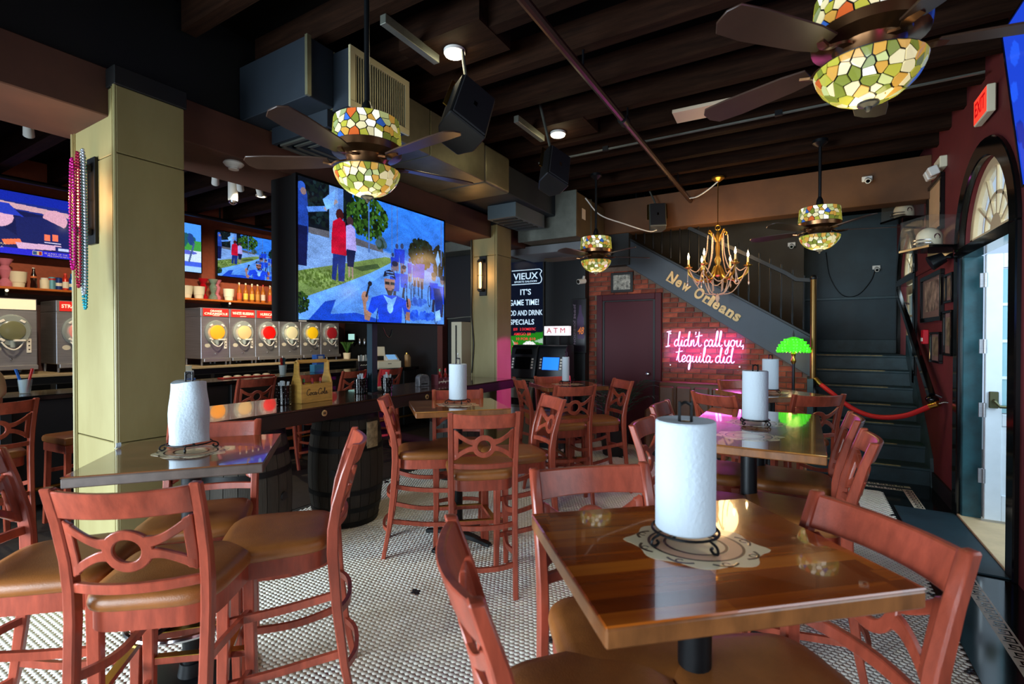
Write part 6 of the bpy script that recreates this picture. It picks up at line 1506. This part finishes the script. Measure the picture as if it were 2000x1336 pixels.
text('lettering', 'EXIT', .15, (0, -.0235, 0), emit('exit_text', rgb(190, 14, 20), .8), t, fit=.24, bold=.02); MB().box(-.05, .05, .03, .05, -.04, .04).build('wall_plate', M['cream'], t)
t = thing('emergency_light', 'twin-head emergency light on the red wall', 'lamp', (XR, 6.42, 3.30), R(-90))
MB().box(-.13, .13, -.06, 0, -.03, .08).build('box', M['cream'], t, bevel=.006)
for s in (-1, 1): MB().obox((s * .07, -.10, -.05), (.10, .08, .09), (R(20), 0, 0)).build('lamp_head', M['white_plastic'], t, bevel=.008)
# helmets in display cases on the ledge
def helmet_case(label, x, y, z, rz):
    t = thing('display_case', label, 'display case', (x, y, z), rz, 'display cases on the red wall')
    MB().box(-.18, .18, -.15, .15, 0, .025).build('base', M['black_gloss'], t, bevel=.003); MB().box(-.17, .17, -.14, .14, .025, .30).build('acrylic_cover', glass('case_acrylic', rgb(150, 150, 145), .10), t)
    MB().box(-.14, .14, .10, .15, -.09, 0).build('bracket', M['black_gloss'], t)
    h = thing('football_helmet', label.replace('display case', 'football helmet').replace('clear ', ''), 'helmet', (x, y, z + .026), rz, 'helmets in display cases')
    mb = MB(); rings = []
    for k in range(9):
        th = PI / 2 * k / 8; r_ = max(.004, .105 * math.cos(th)); zz = .09 + .10 * math.sin(th)
        rings.append([(r_ * .88 * math.cos(a_), r_ * math.sin(a_), zz) for a_ in [2 * PI * i / 24 for i in range(24)]])
    lowr = [[(.092 * math.cos(a_), .105 * math.sin(a_), .02 + .07 * j / 2 + (.03 if math.sin(a_) < -.5 else 0) * (1 - j / 2)) for a_ in [2 * PI * i / 24 for i in range(24)]] for j in range(2)]
    mb.loft(lowr + rings); mb.build('shell', M['cream'], h, smooth=60)
    MB().lathe([(.0, -.002), (.03, 0), (.03, .004)], 12).build('ear_badge', M['maroon'], h, loc=(.086, 0, .09), rot=(0, R(90), 0))
    for zz in (.035, .065): MB().tube(_sm([(-.08, -.05, zz), (-.05, -.125, zz), (.05, -.125, zz), (.08, -.05, zz)], 4), .006, 6).build('face_bar', M['chrome'], h)
    return t
helmet_case('clear display case with cream trophy upper by the stair window', 1.02, 7.42, 2.98, R(-60))
helmet_case('clear display case with cream trophy beside the street door arch', 1.02, 6.02, 2.42, R(-60))

# rope, hooks
t = thing('rope_barrier', 'red velvet rope with brass ends closing off the stairs', 'rope', (.16, 6.88, 1.05))
Ps = [(0, 0, 0), (.12, -.06, -.10), (.32, -.15, -.26), (.52, -.28, -.32), (.74, -.44, -.27), (.93, -.62, -.13)]
MB().tube(_sm(Ps, 8), .026, 12).build('velvet_rope', mat('velvet', rgb(200, 22, 24), .6, bump=.1, bscale=80), t)
MB().tube([(-.04, .02, .05), (0, 0, 0), (.02, -.01, -.02)], .030, 12).build('brass_end', M['brass'], t); MB().tube([(.92, -.61, -.135), (.955, -.645, -.115), (.975, -.665, -.10)], .030, 12).build('brass_end', M['brass'], t)
MB().tube([(.975, -.665, -.10), (1.01, -.69, -.08), (1.04, -.70, -.08)], .008, 8).build('hook', M['chrome'], t)

# lamp, bench, palm
t = thing('floor_lamp', 'floor lamp with glowing green beaded shade before the stringer', 'floor lamp', (-.10, 6.62, 0))
MB().lathe([(.15, 0), (.15, .02), (.05, .04), (.02, .08)], 24).build('base', M['black_metal'], t); MB().cyl((0, 0, .05), (0, 0, 1.40), .016).build('pole', M['black_metal'], t); MB().lathe([(.015, 1.28), (.03, 1.32), (.016, 1.36), (.028, 1.40), (.012, 1.44)], 12).build('collar', M['brass'], t)
M['green_shade'] = emit('green_shade', rgb(60, 190, 30), 1.1, rgb(70, 200, 40), .3)
sh = MB().lathe([(.018, 1.60), (.06, 1.585), (.11, 1.55), (.15, 1.49), (.165, 1.43), (.158, 1.43), (.10, 1.54), (.018, 1.59)], 28, caps=False).build('shade', M['green_shade'], t)
sc_ = MB().lathe([(.0, 0), (.014, .004), (.016, -.012), (.006, -.03)], 6).mesh('glass_scale', smooth=0); sc_.materials.append(M['green_shade'])
for r_, z_, n_ in ((.167, 1.445, 28), (.160, 1.475, 26), (.146, 1.51, 22), (.122, 1.545, 18), (.088, 1.573, 13)):
    for k in range(n_):
        a = 2 * PI * (k + (.5 if n_ % 4 else 0)) / n_; obj('glass_scale', sc_, None, sh, (r_ * math.cos(a), r_ * math.sin(a), z_), (0, 0, a))
MB().lathe([(.006, 1.60), (.012, 1.62), (.004, 1.66), (.001, 1.68)], 8).build('finial', M['black_metal'], t)
point('floor_lamp_light', (-.10, 6.62, 1.38), 6, (1.0, .62, .25), .05)
t = thing('leather_bench', 'brown leather bench with tall back under the neon sign', 'bench', (-1.28, 6.80, 0))
M['leather'] = mat('leather', rgb(96, 62, 40), .4, var=.15, scale=6, bump=.1, bscale=60)
MB().box(-.46, .46, -.42, .30, .12, .45).build('seat', M['leather'], t, bevel=.03, seg=2); MB().box(-.46, .46, .12, .30, .40, .98).build('backrest', M['leather'], t, bevel=.04, seg=2)
for k in range(4): MB().box(-.45 + .23 * k, -.25 + .23 * k, .09, .14, .50, .92).build('back_panel', M['leather'], t, bevel=.02)
for sx in (-1, 1): MB().box(sx * .46 - .05, sx * .46 + .05, -.42, .30, .10, .66).build('arm', M['leather'], t, bevel=.03)
for sx in (-.4, .4):
    for sy in (-.36, .24): MB().cyl((sx, sy, 0), (sx, sy, .12), .02).build('leg', M['black'], t)
for i, (x, y, rz_, lab) in enumerate(((-.42, 6.42, .3, 'rounded tan bolster on the low seat below the neon table'), (-.22, 6.44, -.2, 'upright tan cushion beside the bolster'))):
    t = thing('cushion', lab, 'cushion', (x, y, .50 if i else .46), rz_)
    MB().box(-.10, .10, -.09, .09, 0, .22 if i else .16).build('cushion', mat('tan_cushion%d' % i, rgb(170, 96, 48), .6), t, bevel=.05, seg=3)
    MB().tube([(-.09, -.06, .02), (.09, -.06, .02)], .004, 5).build('piping', M['leather'], t)
t = thing('low_ottoman', 'low leather seat carrying the two tan cushions', 'ottoman', (-.30, 6.48, 0)); MB().box(-.32, .32, -.20, .20, .08, .46).build('seat', M['leather'], t, bevel=.03, seg=2)
for sx in (-.28, .28): MB().box(sx - .02, sx + .02, -.17, .17, 0, .08).build('foot', M['black'], t)
t = thing('potted_palm', 'dark potted palm in front of the maroon door', 'palm', (-2.20, 6.42, 0))
MB().lathe([(.14, 0), (.16, .01), (.20, .36), (.18, .36), (.14, .30), (.02, .30)], 20).build('pot', M['black'], t)
M['palm'] = mat('palm', rgb(34, 62, 48), .5, var=.3, scale=6)
pr = random.Random(5)
for k in range(14):
    a = 2 * PI * k / 14 + pr.uniform(-.2, .2); L_ = pr.uniform(.55, .95); up_ = pr.uniform(.75, 1.15); c, s = math.cos(a), math.sin(a)
    spine = [(u * L_ * .62 * c, u * L_ * .62 * s, .30 + up_ * (1.25 * u - .62 * u * u) ) for u in [i / 9 for i in range(10)]]
    fr = MB().tube(spine, [.007 * (1 - .08 * i) for i in range(10)], 5).build('frond_stem', M['palm'], t)
    lf = MB()
    for i in range(3, 10):
        p = Vector(spine[i]); d = (Vector(spine[i]) - Vector(spine[i - 1])).normalized(); side = Vector((-s, c, 0))
        for sg in (-1, 1):
            ln = .20 * (1 - .06 * abs(i - 6)); q = p + (side * sg * .9 + d * .8 - Vector((0, 0, .25))).normalized() * ln; w_ = d * .010
            lf.add([p - w_, p + w_, p + (q - p) * .6 + w_ * .9 , q, p + (q - p) * .6 - w_ * .9], [(0, 1, 2, 3, 4)])
    lf.build('leaflets', M['palm'], fr, smooth=0)['kind'] = 'stuff'

# added magenta lamp under the display case, standing in for an unseen source
t = thing('added_wash_lamp', 'added black stage lamp under the display case throwing magenta light', 'lamp', (1.12, 5.98, 2.36))
MB().tube([(0, 0, -.02), (-.10, .0, -.07)], [.05, .07], 14).build('can', M['black_metal'], t); MB().tube([(0, 0, -.02), (.08, 0, -.02)], .014, 6).build('wall_arm', M['black_metal'], t)
spot('magenta_beam', (.97, 5.98, 2.27), (-3.40, 5.51, 1.02), 900, (1.0, .02, .85), 15, .25, .03)
spot('magenta_fill', (1.1, .6, 2.2), (-.4, 2.4, 3.6), 18, (1.0, .05, .8), 50, .6, .1)  # added spot without a fixture, tints the near fan and ceiling panel pink
spot('header_glow', (.30, 6.2, 2.9), (.2, 7.0, 3.3), 9, (1.0, .72, .2), 90, .8, .05)

# ------------------------------------------------------------------ seated man at the bar
t = thing('person', 'man in a beige shirt seated at the bar at the left edge', 'person', (-5.10, .92, 0), R(94))
def skin(name, joints, edges, m, parent, lev=2):
    me = bpy.data.meshes.new(name); me.from_pydata([j[:3] for j in joints], edges, []); o = obj(name, me, m, parent)
    sk_ = o.modifiers.new('skin', 'SKIN'); sk_.use_smooth_shade = True
    for i, j in enumerate(joints):
        v = me.skin_vertices[0].data[i]; v.radius = (j[3], j[4] if len(j) > 4 else j[3]); v.use_root = (i == 0)
    sb = o.modifiers.new('sub', 'SUBSURF'); sb.levels = lev; sb.render_levels = lev; return o
# local front = +Y, seat at .766
J = [(0, -.02, .90, .15, .11), (0, -.03, 1.06, .14, .105), (0, -.03, 1.22, .165, .11), (0, .02, 1.325, .12, .09), (0, .07, 1.40, .055), (0, .12, 1.47, .07, .085), (0, .135, 1.57, .078, .10), (0, .125, 1.64, .05, .07)]
E_ = [(i, i + 1) for i in range(7)]
def addj(*j): J.append(j); return len(J) - 1
for sx in (-1, 1):
    a = addj(sx * .19, -.02, 1.315, .062); b = addj(sx * .235, .05, 1.08, .046); c = addj(sx * .20, .30, 1.10, .036); d = addj(sx * .17, .38, 1.10, .030); e = addj(sx * .165, .44, 1.095, .034, .018)
    E_ += [(3, a), (a, b), (b, c), (c, d), (d, e)]
    for k, (fx, ln) in enumerate(((-.026, .075), (-.009, .088), (.009, .083), (.026, .066))):
        f1 = addj(sx * .165 + fx, .475, 1.092, .010); f2 = addj(sx * .165 + fx * 1.15, .475 + ln * .6, 1.090, .009); f3 = addj(sx * .165 + fx * 1.2, .475 + ln, 1.078, .007); E_ += [(e, f1), (f1, f2), (f2, f3)]
    th1 = addj(sx * .165 - sx * .04, .42, 1.095, .011); th2 = addj(sx * .165 - sx * .062, .455, 1.092, .009); E_ += [(d, th1), (th1, th2)]
    h = addj(sx * .10, .05, .855, .085); kn = addj(sx * .13, .46, .83, .062); ca = addj(sx * .13, .47, .62, .052); an = addj(sx * .13, .46, .40, .036); ft = addj(sx * .13, .50, .365, .036); to = addj(sx * .135, .62, .350, .034)
    E_ += [(0, h), (h, kn), (kn, ca), (ca, an), (an, ft), (ft, to)]
body = skin('body', J, E_, mat('skin_tone', rgb(176, 128, 104), .5), t)
S = [(0, -.02, .86, .172, .132), (0, -.03, 1.06, .160, .125), (0, -.03, 1.22, .185, .130), (0, -.02, 1.345, .135, .10), (.20, -.02, 1.315, .080), (.232, .03, 1.14, .068), (-.20, -.02, 1.315, .080), (-.232, .03, 1.14, .068)]
skin('shirt', S, [(0, 1), (1, 2), (2, 3), (3, 4), (4, 5), (3, 6), (6, 7)], mat('shirt_beige', rgb(196, 178, 140), .8, bump=.15, bscale=30), t)
Q = [(0, -.02, .85, .165, .125), (.10, .05, .853, .098), (.13, .46, .83, .075), (.13, .47, .62, .066), (.13, .462, .43, .055), (-.10, .05, .853, .098), (-.13, .46, .83, .075), (-.13, .47, .62, .066), (-.13, .462, .43, .055)]
skin('trousers', Q, [(0, 1), (1, 2), (2, 3), (3, 4), (0, 5), (5, 6), (6, 7), (7, 8)], mat('denim', rgb(40, 48, 66), .8), t)
hr = MB(); hr.loft([[(.092 * k * math.cos(a), .115 + .108 * k * math.sin(a) - .012 * (1 - k), z) for a in [2 * PI * i / 20 for i in range(20)]] for k, z in ((1.0, 1.57), (1.0, 1.61), (.9, 1.65), (.65, 1.68), (.2, 1.692))]); hr.build('hair', mat('hair', rgb(44, 32, 24), .7), t, smooth=60)
MB().prism([(.215, 1.545), (.24, 1.515), (.218, 1.505)], lambda u, v, d: (d, u, v), -.012, .012).build('nose', bpy.data.materials['skin_tone'], t, bevel=.004)
for sx in (-1, 1):
    MB().sphere((sx * .033, .212, 1.555), .011, 8, 6).build('eye', M['white_plastic'], t); MB().sphere((sx * .088, .11, 1.54), .022, 8, 6, 1.4).build('ear', bpy.data.materials['skin_tone'], t)
    MB().obox((sx * .13, .56, .345), (.085, .24, .07)).build('shoe', M['black'], t, bevel=.02)
MB().box(-.026, .026, .208, .222, 1.478, 1.486).build('mouth', mat('lips', rgb(150, 80, 72), .5), t)

# small fittings ---------------------------------------------------------------
for i, (x, y, z, rz_, lab) in enumerate(((.62, 6.97, 3.42, 0, 'small white security camera on the header beam'), (.95, 9.29, 2.66, 0, 'white security camera on the dark stairwell wall'), (-.16, 8.44, 2.98, 0, 'small white box high on the stair wall behind the chandelier'))):
    t = thing('security_camera', lab, 'camera', (x, y, z), rz_); MB().box(-.05, .05, -.03, 0, -.03, .03).build('base', M['white_plastic'], t, bevel=.006); MB().cyl((0, -.02, -.01), (0, -.11, -.05), .028).build('body', M['white_plastic'], t); MB().cyl((0, -.111, -.05), (0, -.113, -.051), .02).build('lens', M['black_gloss'], t)
o = MB().tube(_sm([(.30, 9.285, 2.95), (.36, 9.285, 2.55), (.52, 9.285, 2.26), (.72, 9.285, 2.25), (.88, 9.285, 2.45), (.94, 9.285, 2.63)], 6), .007, 6).build('black_cable', M['black_metal']); tag(o, 'dark cable sagging across the stairwell wall to its camera', 'cable')
o = MB().tube(_sm([(-3.80, 5.325, 3.0), (-3.79, 5.325, 2.4), (-3.80, 5.325, 1.9), (-3.77, 5.325, 1.5), (-3.80, 5.325, 1.12)], 8), .008, 6).build('black_cable', M['black_metal']); tag(o, 'thin black cable running down the edge of the far column', 'cable')
o = MB().tube(_sm([(-5.9, 7.03, 1.95), (-5.5, 7.03, 1.93), (-5.2, 7.03, 1.95), (-4.8, 7.03, 1.96)], 6), .014, 6).build('wall_conduit', M['galv']); tag(o, 'pale conduit across the dark wall right of the big screen', 'conduit')
t = thing('pale_cabinet', 'narrow pale cabinet against the dark wall left of the far column', 'cabinet', (-5.15, 6.90, 0)); MB().box(-.11, .11, -.14, .14, 0, 1.86).build('body', M['cream'], t, bevel=.006); MB().box(-.012, .012, -.15, -.14, .1, 1.80).build('door_gap', M['black'], t); MB().cyl((.04, -.15, 1.2), (.04, -.15, 1.32), .006, n=6).build('handle', M['chrome'], t)
t = thing('wooden_post', 'red-brown wooden post against the dark wall below the big screen', 'post', (-5.62, 6.95, 0)); MB().box(-.06, .06, -.06, .09, .10, 1.95).build('shaft', mat('post_brown', rgb(92, 40, 30), .5), t, bevel=.006); MB().box(-.08, .08, -.08, .09, 0, .10).build('foot', M['black'], t)
